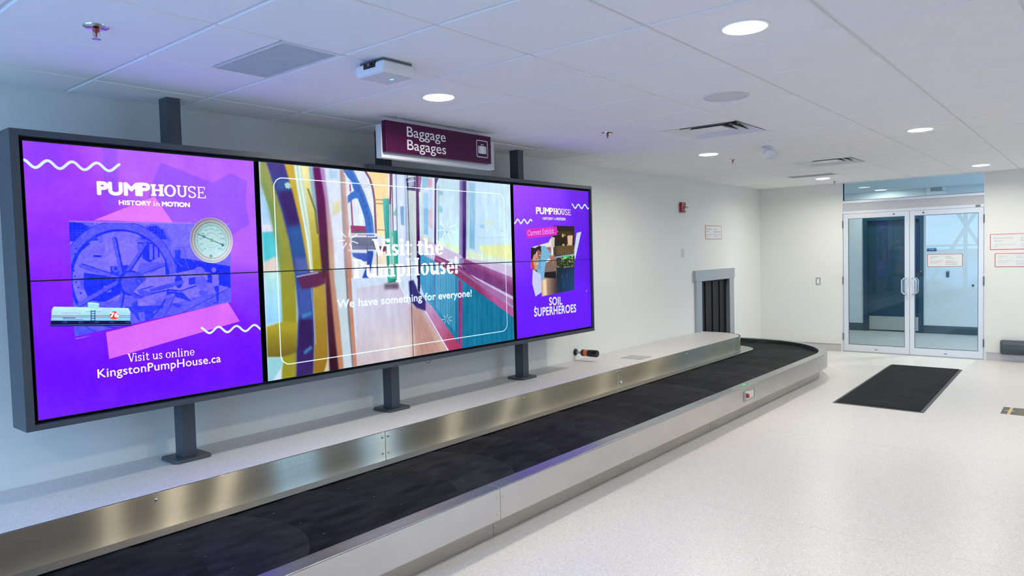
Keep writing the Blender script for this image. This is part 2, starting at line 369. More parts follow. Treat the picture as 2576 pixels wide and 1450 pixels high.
for i in range(-6, 17):
    xa, xb = X0+i*TS, min(X0+(i+1)*TS, XW)
    if xb < XF: continue
    for j in range(-1, 16):
        ya, yb = Y0c-(j+1)*TS, min(Y0c-j*TS, YL)
        if j == -1: ya, yb = Y0c, YL
        if j == 15 or ya < YR: continue
        kd = holes.get((i, j)); x1 = xb; x0 = max(xa, XF)
        if kd == 'diffuser': continue
        if kd == 'half': x1 = 1.772
        if kd == 'half2': x1 = xa+0.305
        seen = i >= -1 and j <= 7
        if not seen: rest.add(*tile_mb(x0, x1, ya, yb)); continue
        key = (round(x1-x0, 3), round(yb-ya, 3))
        if key not in tmesh:
            vs, fs = tile_mb(0, x1-x0, 0, yb-ya); me = bpy.data.meshes.new('ceiling_tile')
            me.from_pydata([(p[0], p[1], p[2]-CZ) for p in vs], [], fs); me.update(); me.materials.append(M_tile); tmesh[key] = me
        o = bpy.data.objects.new('ceiling_tile', tmesh[key]); col.objects.link(o); o.parent = ceil; o.location = (x0, ya, CZ)
obj('ceiling_tile_field', rest, M_tile, ceil, kind='stuff')

# louvred return grilles
def grille(x0, x1, y0, y1, label):
    t = thing('return_grille', ((x0+x1)/2, (y0+y1)/2, CZ), label, 'grille', 'louvred ceiling return grilles')
    g = 0.012
    obj('frame', MB().box(x0, x0+g, y0, y1, CZ, CZ+0.02).box(x1-g, x1, y0, y1, CZ, CZ+0.02).box(x0+g, x1-g, y0, y0+g, CZ, CZ+0.02).box(x0+g, x1-g, y1-g, y1, CZ, CZ+0.02), M_white, t)
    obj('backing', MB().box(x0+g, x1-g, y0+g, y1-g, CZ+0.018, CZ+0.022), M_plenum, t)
    n = 22; st = (x1-x0-2*g)/n; sl = MB()
    for k in range(n):
        a = x0+g+k*st
        sl.add([(a, y0+g, CZ+0.013), (a+st*0.60, y0+g, CZ+0.001), (a+st*0.60, y1-g, CZ+0.001), (a, y1-g, CZ+0.013)], [(0, 3, 2, 1), (0, 1, 2, 3)])
    m = (y1-y0-2*g)/46
    for k in range(1, 46): sl.box(x0+g, x1-g, y0+g+k*m-0.0012, y0+g+k*m+0.0012, CZ+0.003, CZ+0.006)
    obj('slats', sl, M_white, t, kind='stuff')
grille(1.776, 2.073, 2.706, 3.300, 'louvred half-width return grille in the ceiling above the left end of the video wall')
grille(9.70, 9.998, 2.706, 3.300, 'louvred half-width return grille in the far ceiling just before the entrance doors')

# square cone diffusers
def frustum(m, cx, cy, h0, z0, h1, z1):
    a = [(cx-h0, cy-h0, z0), (cx+h0, cy-h0, z0), (cx+h0, cy+h0, z0), (cx-h0, cy+h0, z0)]
    b = [(cx-h1, cy-h1, z1), (cx+h1, cy-h1, z1), (cx+h1, cy+h1, z1), (cx-h1, cy+h1, z1)]
    th = [(x, y, z+0.004) for x, y, z in a]; tb = [(x, y, z+0.004) for x, y, z in b]
    m.add(a+b+th+tb, [(0,1,5,4),(1,2,6,5),(2,3,7,6),(3,0,4,7),(8,12,13,9),(9,13,14,10),(10,14,15,11),(11,15,12,8)])
def diffuser(cx, cy, label):
    t = thing('air_diffuser', (cx, cy, CZ), label, 'diffuser', 'square ceiling air diffusers')
    m = MB(); frustum(m, cx, cy, 0.300, CZ+0.001, 0.205, CZ+0.075); obj('outer_cone', m, M_white, t)
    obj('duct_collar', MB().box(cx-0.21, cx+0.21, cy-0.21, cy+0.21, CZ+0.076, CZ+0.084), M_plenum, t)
    def cone(nm, h0, z0, h1, z1, x=None):
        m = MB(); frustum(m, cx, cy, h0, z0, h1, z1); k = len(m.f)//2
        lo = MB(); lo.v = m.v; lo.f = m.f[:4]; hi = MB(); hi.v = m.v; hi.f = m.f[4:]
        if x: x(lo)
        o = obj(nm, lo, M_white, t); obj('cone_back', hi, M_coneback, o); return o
    cone('middle_cone', 0.200, CZ+0.012, 0.150, CZ+0.055)
    cone('inner_cone', 0.140, CZ+0.010, 0.100, CZ+0.040, lambda m: m.box(cx-0.102, cx+0.102, cy-0.102, cy+0.102, CZ+0.014, CZ+0.018))
    for q in (-1, 1):
        obj('hanger_strap', MB().box(cx+q*0.09-0.008, cx+q*0.09+0.008, cy-0.012, cy+0.012, CZ+0.026, CZ+0.092), M_galv, t)
        obj('hanger_strap', MB().box(cx-0.012, cx+0.012, cy+q*0.19-0.008, cy+q*0.19+0.008, CZ+0.03, CZ+0.092), M_galv, t)
diffuser(X0+6.5*TS, Y0c-2.5*TS, 'square stepped-cone air diffuser, the nearer one, beyond the round ceiling speaker')
diffuser(X0+11.5*TS, Y0c-2.5*TS, 'square stepped-cone air diffuser, the farther one, towards the entrance doors')

# downlights
def downlight(x, y, label, group=None):
    t = thing('downlight', (x, y, CZ), label, 'ceiling light', group)
    obj('trim_ring', MB().lathe([(0.104, CZ+0.001), (0.104, CZ-0.003), (0.090, CZ-0.004), (0.088, CZ+0.003)], 40), M_white, t, smooth=True)
    obj('lens', MB().lathe([(0.0885, CZ-0.0005), (0.087, CZ-0.006), (0.06, CZ-0.010), (0.03, CZ-0.0115), (0.002, CZ-0.012)], 40), M_lens, t)
    d = bpy.data.lights.new('lamp', 'AREA'); d.shape = 'DISK'; d.size = 0.17; d.energy = LAMP; d.color = (1.0, 0.945, 0.84); d.spread = math.radians(165)
    o = bpy.data.objects.new('lamp', d); col.objects.link(o); o.parent = t; o.location = (0, 0, -0.014)
lab = {(3.0, 1.18): 'brightest and nearest round downlight, at the top of the picture right of centre',
       (3.0, 3.01): 'round downlight right above the baggage sign, next to the access point',
       (6.69, 3.01): 'round downlight between the nearer diffuser and the display wall',
       (6.69, 1.18): 'round downlight beside the long ceiling joint, upper right of the doors',
       (10.37, 1.18): 'small far round downlight at the right end, over the entrance doors',
       (10.37, 3.01): 'small far round downlight left of the entrance doors, by a sprinkler'}
for x in (-0.69, 3.0, 6.69, 10.37):
    for y in (3.01, 1.18, -0.65):
        k = (x, y)
        if x < 0 and y != 1.18: continue  # the lamp behind the camera is added to offset the blue on the left
        if k in lab: downlight(x, y, lab[k])
        else: downlight(x, y, {-0.69: 'unseen round downlight behind the camera, added for neutral light on the left', 3.0: 'round downlight overhead beside the camera, just outside the picture', 6.69: 'round downlight in the middle of the ceiling, right of the picture', 10.37: 'round downlight at the far right of the ceiling, right of the picture'}[x])

# sprinklers
def sprinkler(x, y, label):
    t = thing('sprinkler', (x, y, CZ), label, 'sprinkler')
    z = CZ
    obj('escutcheon', MB().lathe([(0.046, z), (0.045, z-0.004), (0.036, z-0.009), (0.024, z-0.007), (0.014, z-0.006)], 28), M_chrome, t, smooth=True)
    obj('bulb', MB().lathe([(0.007, z-0.006), (0.012, z-0.010), (0.011, z-0.018), (0.004, z-0.027), (0.002, z-0.040)], 14), M_red, t, smooth=True)
    arc = [(x+0.013*math.sin(a*PI/10), y, z-0.008-0.034*a/10) for a in range(0, 11)]
    obj('yoke', MB().tube([(x+0.013, y, z-0.006)]+[(x+0.013*math.cos(a*PI/16), y, z-0.020-0.024*math.sin(a*PI/16)) for a in range(17)]+[(x-0.013, y, z-0.006)], 0.0022, 6), M_chrome, t, smooth=True)
    obj('deflector', MB().lathe([(0.002, z-0.044), (0.015, z-0.048), (0.016, z-0.051), (0.004, z-0.050)], 18), M_chrome, t, smooth=True)
for ob in [(1.162, 3.032, 'chrome pendent sprinkler with a red bulb, the nearest one, at the upper left'),
           (4.837, 3.008, 'small pendent sprinkler between the baggage sign and the nearer diffuser'),
           (7.315, 3.024, 'small far pendent sprinkler right of the third-nearest downlight'),
           (10.972, 3.025, 'tiny farthest sprinkler just left of the glass over the doors')]: sprinkler(*ob)
for o in list(bpy.data.objects):
    if o.name.startswith(('escutcheon', 'bulb', 'deflector')) and o.parent:      # lathes were drawn about the origin
        p = o.parent.location; o.location = (0, 0, -p.z)
for o in list(bpy.data.objects):
    if o.name.startswith(('trim_ring', 'lens')) and o.parent:
        o.location = (0, 0, -o.parent.location.z)

# ceiling speaker
t = thing('ceiling_speaker', (4.263, 1.798, CZ), 'round grey-grilled loudspeaker flush in the ceiling', 'speaker')
o = obj('rim', MB().lathe([(0.137, CZ), (0.136, CZ-0.004), (0.118, CZ-0.006), (0.116, CZ+0.002)], 48), M_spk, t, smooth=True); o.location = (0, 0, -CZ)
o = obj('speaker_grille', MB().lathe([(0.117, CZ+0.001), (0.112, CZ-0.003), (0.004, CZ-0.004)], 48), M_spk, t, smooth=True); o.location = (0, 0, -CZ)

# twin-head emergency light hanging under the ceiling
def twin_light(x, y, z, label):
    t = thing('emergency_light', (x, y, z), label, 'emergency light')
    obj('canopy', MB().box(x-0.05, x+0.05, y-0.03, y+0.03, z-0.018, z), M_white, t, bevel=0.006)
    for s in (-1, 1):
        obj('swivel_arm', MB().tube([(x+0.02*s, y, z-0.018), (x+0.035*s, y-0.005, z-0.05)], 0.008, 8), M_white, t, smooth=True)
        h = Vector((x+0.035*s, y-0.005, z-0.05)); d = Vector((0.55*s, -0.55, -0.62)).normalized(); m = MB()
        u = d.orthogonal().normalized(); w2 = d.cross(u); vs = []; fs = []
        pr = [(0.018, -0.025), (0.040, 0.0), (0.050, 0.055), (0.050, 0.065), (0.043, 0.066), (0.040, 0.05), (0.004, 0.045)]
        for r, q in pr:
            for k in range(20): vs.append(h+d*q+u*r*math.cos(PI*k/10)+w2*r*math.sin(PI*k/10))
        for i in range(len(pr)-1):
            for k in range(20): fs.append((i*20+k, i*20+(k+1) % 20, (i+1)*20+(k+1) % 20, (i+1)*20+k))
        fs += [tuple(range(19, -1, -1)), tuple(6*20+k for k in range(20))]
        obj('lamp_head', m.add(vs, fs), M_white, t, smooth=True)
twin_light(6.66, 2.42, CZ, 'white twin-head emergency light hanging from the ceiling between the two diffusers')

# wireless access point
ap = thing('access_point', (2.31, 2.67, CZ), 'white square wireless access point with a green light, under the ceiling', 'access point')
obj('housing', MB().box(2.205, 2.415, 2.565, 2.775, CZ-0.070, CZ-0.014), M_white, ap, bevel=0.018, seg=4)
obj('face_plate', MB().box(2.222, 2.398, 2.582, 2.758, CZ-0.0715, CZ-0.069), mat('access_point_face', (0.60, 0.60, 0.63, 1), 0.5), ap, bevel=0.006)
obj('mounting_bracket', MB().box(2.225, 2.40, 2.585, 2.755, CZ-0.016, CZ-0.0005), M_hinge, ap)
obj('port_recess', MB().box(2.2035, 2.209, 2.62, 2.705, CZ-0.042, CZ-0.0135), M_black, ap)
obj('network_plug', MB().box(2.196, 2.206, 2.652, 2.668, CZ-0.034, CZ-0.02), M_hinge, ap)
obj('status_light', MB().box(2.331, 2.342, 2.650, 2.668, CZ-0.0725, CZ-0.0714), M_led, ap)

# ------------------------------------------------------------------ baggage carousel
car = thing('baggage_carousel', (4.0, 3.1, 0), 'stainless steel baggage carousel with black rubber plates along the display wall', 'baggage carousel')
BX, BY = 8.80, 3.815                      # centre of the bend at the far end
def path(s, off):                         # s metres along the straight from x=0, off = distance from the bend's centre line
    if s <= BX: return (s, BY-off)
    L = off_ref*PI/2
    a = (s-BX)/off_ref
    if a <= PI/2: return (BX+off*math.sin(a), BY-off*math.cos(a))
    return (BX+off, BY+(s-BX-L))
off_ref = 0.70
YWK = YL+0.12
S_END = BX+off_ref*PI/2+(YWK-BY)
def sweep(prof, s0, s1, n=None, gap=0.0012):     # closed profile of (off, z) swept along the path
    s0 += gap; s1 -= gap
    ss = [s0]
    for q in [BX+off_ref*PI/2*k/24 for k in range(25)]:
        if s0+0.002 < q < s1-0.002: ss.append(q)
    ss.append(s1); m = len(prof); vs = []; fs = []
    for s in ss:
        for o_, z in prof: x, y = path(s, o_); vs.append((x, y, z))
    for i in range(len(ss)-1):
        for k in range(m): fs.append((i*m+k, (i+1)*m+k, (i+1)*m+(k+1) % m, i*m+(k+1) % m))
    fs += [tuple(range(m)), tuple((len(ss)-1)*m+k for k in range(m-1, -1, -1))]
    return MB().add(vs, fs)
RO, RI, RZ = BY-2.564, BY-2.660, 0.308
rim_seg = [-1.88, 0.05, 2.937, 5.80, 8.68, BX+off_ref*PI/2, S_END]
cap = [(RI-0.003, 0.215), (RI-0.003, RZ), (RO, RZ), (RO, RZ-0.006), (RI+0.002, RZ-0.006), (RI+0.002, 0.215)]
side = [(RO-0.006, 0.134), (RO-0.006, RZ-0.0065), (RO, RZ-0.0065), (RO, 0.134)]
kick = [(BY-2.663, 0.0), (BY-2.663, 0.16), (BY-2.655, 0.16), (BY-2.655, 0.0)]
for a, b in zip(rim_seg[:-1], rim_seg[1:]):
    obj('rim_cap', sweep(cap, a, b), M_steel_top, car, bevel=0.0022, label='flat worn steel top of the outer rim')
    obj('side_panel', sweep(side, a, b), M_steel_side, car, bevel=0.001)
    obj('bottom_return', sweep([(BY-2.658, 0.130), (BY-2.658, 0.134), (RO, 0.134), (RO, 0.130)], a, b), M_steel_side, car)
for a, b in zip([-1.88, 0.10, 2.974, 5.86, 8.66], [0.10, 2.974, 5.86, 8.66, S_END]):
    obj('kick_plate', sweep(kick, a, b), M_kick, car, label='recessed steel kick plate at floor level')
# island: deck, splash panel, ledge
def isl(dy, ex=0.0):                      # outline of the island's front and rounded end; dy shrinks it
    yf = 3.59+dy; R = 0.44-dy; c = (8.78, 3.59+0.44)
    pts = [(-1.88, yf)]
    for k in range(17):
        a = PI/2*k/16; pts.append((c[0]+R*math.sin(a), c[1]-R*math.cos(a)))
    pts.append((c[0]+R, YL-0.002)); return pts
DZ = 0.465
dk = isl(0.018); dk = dk+[(-1.88, YL-0.002)]
obj('deck', MB().prism(dk, DZ-0.03, DZ), M_deck, car, label='speckled pale vinyl deck on which the screen posts stand')
def strip(pts, z0, z1, th, flip=1):       # thin upright sheet along a polyline
    m = MB(); vs = []; n = len(pts)
    for i, p in enumerate(pts):
        a = pts[max(i-1, 0)]; b = pts[min(i+1, n-1)]; t_ = Vector((b[0]-a[0], b[1]-a[1])).normalized(); nn = Vector((-t_.y, t_.x))*th
        vs += [(p[0], p[1], z0), (p[0], p[1], z1), (p[0]+nn.x, p[1]+nn.y, z1), (p[0]+nn.x, p[1]+nn.y, z0)]
    fs = []
    for i in range(n-1):
        for k in range(4): fs.append((i*4+k, i*4+(k+1) % 4, (i+1)*4+(k+1) % 4, (i+1)*4+k))
    fs += [(3, 2, 1, 0), tuple((n-1)*4+k for k in range(4))]
    return m.add(vs, fs)
ip = isl(0.0)
def cut(pts, xa, xb):
    r = [p for p in pts if xa < p[0] < xb and p[1] < 3.5901]; return [(xa, 3.59)]+[p for p in r if p[0] > xa+0.01]+[(xb, 3.59)]
for a, b in ((-1.88, 0.105), (0.108, 2.994), (2.997, 5.884)):
    obj('splash_panel', strip([(a, 3.59), (b, 3.59)], 0.278, DZ+0.001, 0.006), M_steel, car, bevel=0.0012, label='upright brushed steel panel below the deck edge')
obj('splash_panel', strip([(5.887, 3.59), (8.70, 3.59)], 0.278, DZ+0.001, 0.006), M_steel, car, bevel=0.0012)
obj('splash_panel', strip([(8.703, 3.59)]+ip[1:], 0.278, DZ+0.001, 0.006), M_steel, car, label='curved end of the steel panel')
obj('edge_gasket', strip([(-1.88, 3.598)]+[(p[0], p[1]) for p in isl(0.008)[1:]], DZ-0.02, DZ-0.001, 0.009), M_hinge, car)
def ledge_pts():
    c = (9.03, 3.515+0.36); R = 0.36; pts = [(8.60, 3.515)]
    for k in range(17): a = PI/2*k/16; pts.append((c[0]+R*math.sin(a), c[1]-R*math.cos(a)))
    pts.append((c[0]+R, YL-0.002)); return pts
for a, b in ((-1.88, 0.105), (0.108, 2.994), (2.997, 5.884), (5.887, 8.598)):
    obj('ledge', MB().add([(a, 3.515, 0.273), (b, 3.515, 0.273), (b, 3.592, 0.280), (a, 3.592, 0.280), (a, 3.515, 0.2705), (b, 3.515, 0.2705), (b, 3.592, 0.272), (a, 3.592, 0.272)],
        [(0, 1, 2, 3), (7, 6, 5, 4), (0, 4, 5, 1), (1, 5, 6, 2), (2, 6, 7, 3), (3, 7, 4, 0)]), M_steel_top, car, label='narrow sloping steel ledge over the inner edge of the belt')
obj('ledge', MB().prism(ledge_pts()+[(8.60, YL-0.002)], 0.2705, 0.276), M_steel_top, car, label='rounded end of the steel ledge')
def bolt(x, y, z, r=0.0088):
    o = obj('bolt', MB().lathe([(r, 0), (r*0.95, -0.003), (r*0.6, -0.0055), (r*0.1, -0.0065)], 14, axis='y'), M_chrome, car, smooth=True)
    o.location = Vector((x, y, z))-car.location
bolt_me = None
for xs, zs in ((2.995, (0.434, 0.328)), (5.886, (0.441, 0.333))):
    for z in zs:
        for q in (-0.024, 0.025): bolt(xs+q, 3.59, z)
for x in (1.536, 4.44, 7.334): bolt(x, 3.59, 0.433)
for xs in (2.937, 5.80, 8.68):
    for z in (0.2515, 0.1687):
        for q in (-0.025, 0.025): bolt(xs+q, 2.564, z)
for x in (1.50, 4.37, 7.23): bolt(x, 2.564, 0.173)
obj('small_label', MB().box(5.918, 5.945, 3.587, 3.59, 0.322, 0.345), M_signwhite, car)
obj('green_label', MB().box(6.455, 6.60, 2.596, 2.636, RZ, RZ+0.0008), M_green, car, label='green sticker on the rim above the emergency stop')
obj('green_label_arrow', MB().box(6.475, 6.56, 2.612, 2.618, RZ+0.0008, RZ+0.0014).box(6.50, 6.515, 2.600, 2.608, RZ+0.0008, RZ+0.0014), M_signwhite, car)
# emergency stop recess
ES = (0.06, 0.024, -0.0135)      # the box sits this far from the figures below
def esb(a, b, c, d, e, f): return (a+ES[0], b+ES[0], c+ES[1], d+ES[1], e+ES[2], f+ES[2])
es = obj('emergency_stop', MB().ring(6.39, 6.645, 0.1745, 0.2685, 6.405, 6.63, 0.1845, 0.2585, 2.556, 2.564), M_galv, car, label='recessed box with a red emergency stop button')
obj('recess', MB().add([(6.405, 2.5625, 0.1845), (6.63, 2.5625, 0.1845), (6.63, 2.5625, 0.2585), (6.405, 2.5625, 0.2585)], [(0, 1, 2, 3)]), M_cream, es)
b = obj('button', MB().lathe([(0.020, 0), (0.021, -0.012), (0.017, -0.018), (0.003, -0.019)], 20, axis='y'), M_red, es, smooth=True); b.location = Vector((6.455, 2.556, 0.2215))-abspos(es)
b = obj('button_collar', MB().lathe([(0.030, 0), (0.030, -0.006), (0.021, -0.007)], 20, axis='y'), M_chrome, es, smooth=True); b.location = Vector((6.455, 2.562, 0.2215))-abspos(es)
obj('warning_tag', MB().box(*esb(6.36, 6.42, 2.530, 2.534, 0.262, 0.276)), M_signwhite, es)
obj('warning_tag', MB().box(*esb(6.37, 6.425, 2.530, 2.534, 0.200, 0.212)), M_signwhite, es)
# belt: overlapping crescent plates
BZ = 0.262; HP = 0.488; OC = BY-3.085; HW = 0.445
def lead(k, o_): # the curved leading edge of plate k
    q = (BY-3.15)-o_; R = 0.567
    return 2.40+HP*k+math.sqrt(max(R*R-q*q, 0))
random.seed(5)
kmin, kmax = -8, 18
for k in range(kmin, kmax):
    n = 18; vs = []; fs = []; lift = 0.007
    for i in range(n+1):
        o_ = OC-HW+2*HW*i/n+0.0
        o_ = max(min(o_, RI-0.006), 0.16)
        sb, sf = lead(k-1, o_)-0.02, lead(k, o_)
        sb = min(sb, S_END); sf = min(sf, S_END)
        for q, (s, dz) in enumerate(((sb, -0.001), (sb+(sf-sb)*0.33, 0.0006), (sb+(sf-sb)*0.66, 0.0016), (sf-0.004, lift), (sf, lift-0.001), (sf, -0.004))):
            x, y = path(s, o_); vs.append((x, y, BZ+dz))
    for i in range(n):
        for q in range(5): fs.append((i*6+q, i*6+q+1, (i+1)*6+q+1, (i+1)*6+q))
    obj('belt_plate', MB().add(vs, [f[::-1] for f in fs]), (M_belt, M_belt2)[(k % 3 == 1) or k in (4, 9)], car, smooth=True)
    for o_, ds in ((BY-3.36, 0.0), (BY-3.125, 0.0), (BY-2.905, 0.0)):
        s = 2.03+HP*k+ds
        if s < BX and s > 0.3:
            ox = random.uniform(-.01, .01)
            obj('belt_fixing', MB().box(s-0.006+ox, s+0.006+ox, BY-o_-0.003, BY-o_+0.003, BZ+0.001, BZ+0.0042), M_fix, car, bevel=0.001)
obj('belt_bed', sweep([(0.15, 0.20), (0.15, 0.246), (RI-0.004, 0.246), (RI-0.004, 0.20)], -1.88, S_END), M_dark, car)
# flush hatch in the deck
hp = [(6.534, 3.72), (6.765, 3.72), (6.765, 3.955), (6.53, 3.955)]
h = thing('deck_hatch', (6.65, 3.83, DZ), 'small square access plate set flush in the carousel deck right of the beacon', 'hatch')
obj('hatch_plate', MB().prism(hp, DZ+0.0010, DZ+0.0020), M_hatch, h)
obj('hatch_joint', MB().prism([(6.528, 3.714), (6.771, 3.714), (6.771, 3.961), (6.524, 3.961)], DZ+0.0002, DZ+0.0010), M_hinge, h)
for p in hp: obj('screw', MB().prism([(6.65+(p[0]-6.65)*.86+0.004*math.cos(a), 3.837+(p[1]-3.837)*.86+0.004*math.sin(a)) for a in [k*PI/4 for k in range(8)]], DZ+0.0020, DZ+0.0030), M_hinge, h)

# ------------------------------------------------------------------ framed opening with rubber strips
op = thing('baggage_opening', (9.7, YL, 0.3), 'grey steel framed wall opening hung with black rubber strips behind the carousel', 'opening')
obj('frame_post', MB().box(9.03, 9.195, YL-0.035, YL, 0.24, 1.155), M_galv, op, bevel=0.002)
obj('frame_post', MB().box(10.13, 10.29, YL-0.035, YL, 0.24, 1.155), M_galv, op, bevel=0.002)
obj('frame_header', MB().box(8.99, 10.30, YL-0.045, YL, 1.155, 1.305), M_galv, op, bevel=0.002)
xs = 9.185
for k in range(8):
    dy = 0.012*(k % 2)
    obj('rubber_strip', MB().box(xs+0.1185*k, xs+0.1185*k+0.1245, YL+0.02+dy, YL+0.026+dy, 0.262, 1.17), M_curtain, op)
obj('strip_rail', MB().box(9.18, 10.14, YL+0.012, YL+0.05, 1.13, 1.16), M_dark, op)

# ------------------------------------------------------------------ what the screens show, painted into image buffers
PPM = 760
class Canvas:
    def __init__(s, x0, x1, z0, z1):
        s.x0, s.z0 = x0, z0; s.w = int(round((x1-x0)*PPM)); s.h = int(round((z1-z0)*PPM)); s.a = np.zeros((s.h, s.w, 3), np.float32)
        s.gx = x0+(np.arange(s.w)+0.5)/PPM; s.gz = z0+(np.arange(s.h)+0.5)/PPM
    def box(s, xa, xb, za, zb):
        i0 = max(int((xa-s.x0)*PPM)-1, 0); i1 = min(int((xb-s.x0)*PPM)+2, s.w); j0 = max(int((za-s.z0)*PPM)-1, 0); j1 = min(int((zb-s.z0)*PPM)+2, s.h)
        return (i0, i1, j0, j1) if i1 > i0 and j1 > j0 else None
    def comp(s, b, m, c, alpha=1.0):
        i0, i1, j0, j1 = b; v = s.a[j0:j1, i0:i1]
        if callable(c): cc = c(s.gx[None, i0:i1], s.gz[j0:j1, None])
        else: cc = np.array(c, np.float32)/255.0
        m = (m*alpha)[..., None]; v += (cc-v)*m
    def pmask(s, b, pts, ss=2):
        i0, i1, j0, j1 = b; W, H = (i1-i0)*ss, (j1-j0)*ss
        X = s.x0+(i0+(np.arange(W)+0.5)/ss)/PPM; Z = s.z0+(j0+(np.arange(H)+0.5)/ss)/PPM
        m = np.zeros((H, W), bool); n = len(pts)
        for k in range(n):
            (xa, za), (xb, zb) = pts[k], pts[(k+1) % n]
            if za == zb: continue
            r0 = np.searchsorted(Z, min(za, zb)); r1 = np.searchsorted(Z, max(za, zb))
            if r1 <= r0: continue
            xi = xa+(Z[r0:r1]-za)*(xb-xa)/(zb-za)
            m[r0:r1] ^= X[None, :] < xi[:, None]
        return m.reshape(j1-j0, ss, i1-i0, ss).mean((1, 3)).astype(np.float32)
    def poly(s, pts, c, alpha=1.0, soft=0):
        q = soft/PPM*2; xs = [p[0] for p in pts]; zs = [p[1] for p in pts]; b = s.box(min(xs)-q, max(xs)+q, min(zs)-q, max(zs)+q)
        if b is None: return
        m = s.pmask(b, pts)
        if soft: m = blur(blur(m, soft), soft)
        s.comp(b, m, c, alpha)
    def line(s, pts, w, c, alpha=1.0, soft=0.5):
        xs = [p[0] for p in pts]; zs = [p[1] for p in pts]; b = s.box(min(xs)-w, max(xs)+w, min(zs)-w, max(zs)+w)
        if b is None: return
        i0, i1, j0, j1 = b; X = s.gx[None, i0:i1]; Z = s.gz[j0:j1, None]; d = np.full((j1-j0, i1-i0), 9.0, np.float32)
        for (xa, za), (xb, zb) in zip(pts[:-1], pts[1:]):
            L = (xb-xa)**2+(zb-za)**2+1e-12; t = np.clip(((X-xa)*(xb-xa)+(Z-za)*(zb-za))/L, 0, 1)
            d = np.minimum(d, np.hypot(X-xa-t*(xb-xa), Z-za-t*(zb-za)))
        s.comp(b, np.clip((w/2-d)*PPM/(2*soft)+0.5, 0, 1), c, alpha)
    def ell(s, c0, rx, ry, c, alpha=1.0, inner=0.0, soft=0.5):
        b = s.box(c0[0]-rx, c0[0]+rx, c0[1]-ry, c0[1]+ry)
        if b is None: return
        i0, i1, j0, j1 = b; d = np.hypot((s.gx[None, i0:i1]-c0[0])/rx, (s.gz[j0:j1, None]-c0[1])/ry)
        m = np.clip((1-d)*rx*PPM/(2*soft)+0.5, 0, 1)
        if inner: m = m*np.clip((d-inner)*rx*PPM/(2*soft)+0.5, 0, 1)
        s.comp(b, m, c, alpha)
    def text(s, t, p0, p1, h, c, alpha=1.0, bold=0.0, spacing=1.0):
        v, tr = text_fit(t, 0.0, spacing); dx, dz = p1[0]-p0[0], p1[1]-p0[1]
        P = np.stack([p0[0]+v[:, 0]*dx, p0[1]+v[:, 0]*dz+v[:, 1]*h], 1)
        e_ = 0.006; b = s.box(P[:, 0].min()-e_, P[:, 0].max()+e_, P[:, 1].min()-e_, P[:, 1].max()+e_)
        if b is None: return
        M = np.zeros((b[3]-b[2], b[1]-b[0]), np.float32)
        for q in tr:
            pp = [tuple(P[k]) for k in q]; xs = [p[0] for p in pp]; zs = [p[1] for p in pp]; bb = s.box(min(xs), max(xs), min(zs), max(zs))
            if bb is None: continue
            M[bb[2]-b[2]:bb[3]-b[2], bb[0]-b[0]:bb[1]-b[0]] += s.pmask(bb, pp, 3)
        M = np.clip(M, 0, 1); rp = bold*2.0*h*PPM
        if rp > 0.3:                     # bolder strokes: grow the mask
            n = int(np.ceil(rp)); Q_ = M.copy()
            for dj in range(-n, n+1):
                for di in range(-n, n+1):
                    d_ = math.hypot(di, dj)
                    if 0 < d_ <= rp+0.5: Q_ = np.maximum(Q_, np.roll(np.roll(M, dj, 0), di, 1)*min(1.0, rp+0.5-d_+0.5))
            M = Q_
        s.comp(b, M, c, alpha)
    def serif(s, t, p0, p1, h, c, alpha=1.0, T=0.13, th=0.045):
        gl = []; x = 0.0
        for ch in t:
            ops, ad = sglyph(ch, T, th); gl.append((x, ops)); x += ad
        w = x-0.03; L = p1[0]-p0[0]; sx_ = L/w; sz = h/0.70
        b = s.box(p0[0]-0.01, p1[0]+0.01, min(p0[1], p1[1])-0.25*sz, max(p0[1], p1[1])+0.80*sz)
        if b is None: return
        i0, i1, j0, j1 = b; n = 3; W, H = (i1-i0)*n, (j1-j0)*n
        X = (s.x0+(i0+(np.arange(W)+0.5)/n)/PPM-p0[0]); Z = s.z0+(j0+(np.arange(H)+0.5)/n)/PPM
        U = X/sx_; M = np.zeros((H, W), np.float32)
        slope = (p1[1]-p0[1])/L
        for gx, ops in gl:
            k0 = max(int(np.searchsorted(U, gx-0.1)), 0); k1 = int(np.searchsorted(U, gx+1.05))
            if k1 <= k0: continue
            u = (U[k0:k1]-gx)[None, :]; v = (Z[:, None]-p0[1]-X[None, k0:k1]*slope)/sz
            g = np.zeros((H, k1-k0), bool)
            for o in ops:
                if o[0] == 'r': g |= (u >= o[1]) & (u <= o[3]) & (v >= o[2]) & (v <= o[4])
                elif o[0] == 'd': g |= ((u-o[1])**2+(v-o[2])**2) < o[3]**2
                elif o[0] == 'p':      # slanted stroke: x at bottom, x at top, y0, y1, width
                    xc = o[1]+(o[2]-o[1])*(v-o[3])/(o[4]-o[3]); g |= (np.abs(u-xc) < o[5]/2) & (v >= o[3]) & (v <= o[4])
                elif o[0] == 'e':      # ring: cx cy rx ry wx wy, clip lambda
                    cx, cy, rx, ry, wx, wy = o[1:7]
                    q = (((u-cx)/rx)**2+((v-cy)/ry)**2 < 1) & (((u-cx)/(rx-wx))**2+((v-cy)/(ry-wy))**2 > 1)
                    if len(o) > 7: q &= o[7](u, v)
                    g |= q
            M[:, k0:k1] = np.maximum(M[:, k0:k1], g)
        s.comp(b, M.reshape(j1-j0, n, i1-i0, n).mean((1, 3)), c, alpha)
    def smooth(s, r):
        for k in range(3): s.a[..., k] = blur(s.a[..., k], r)
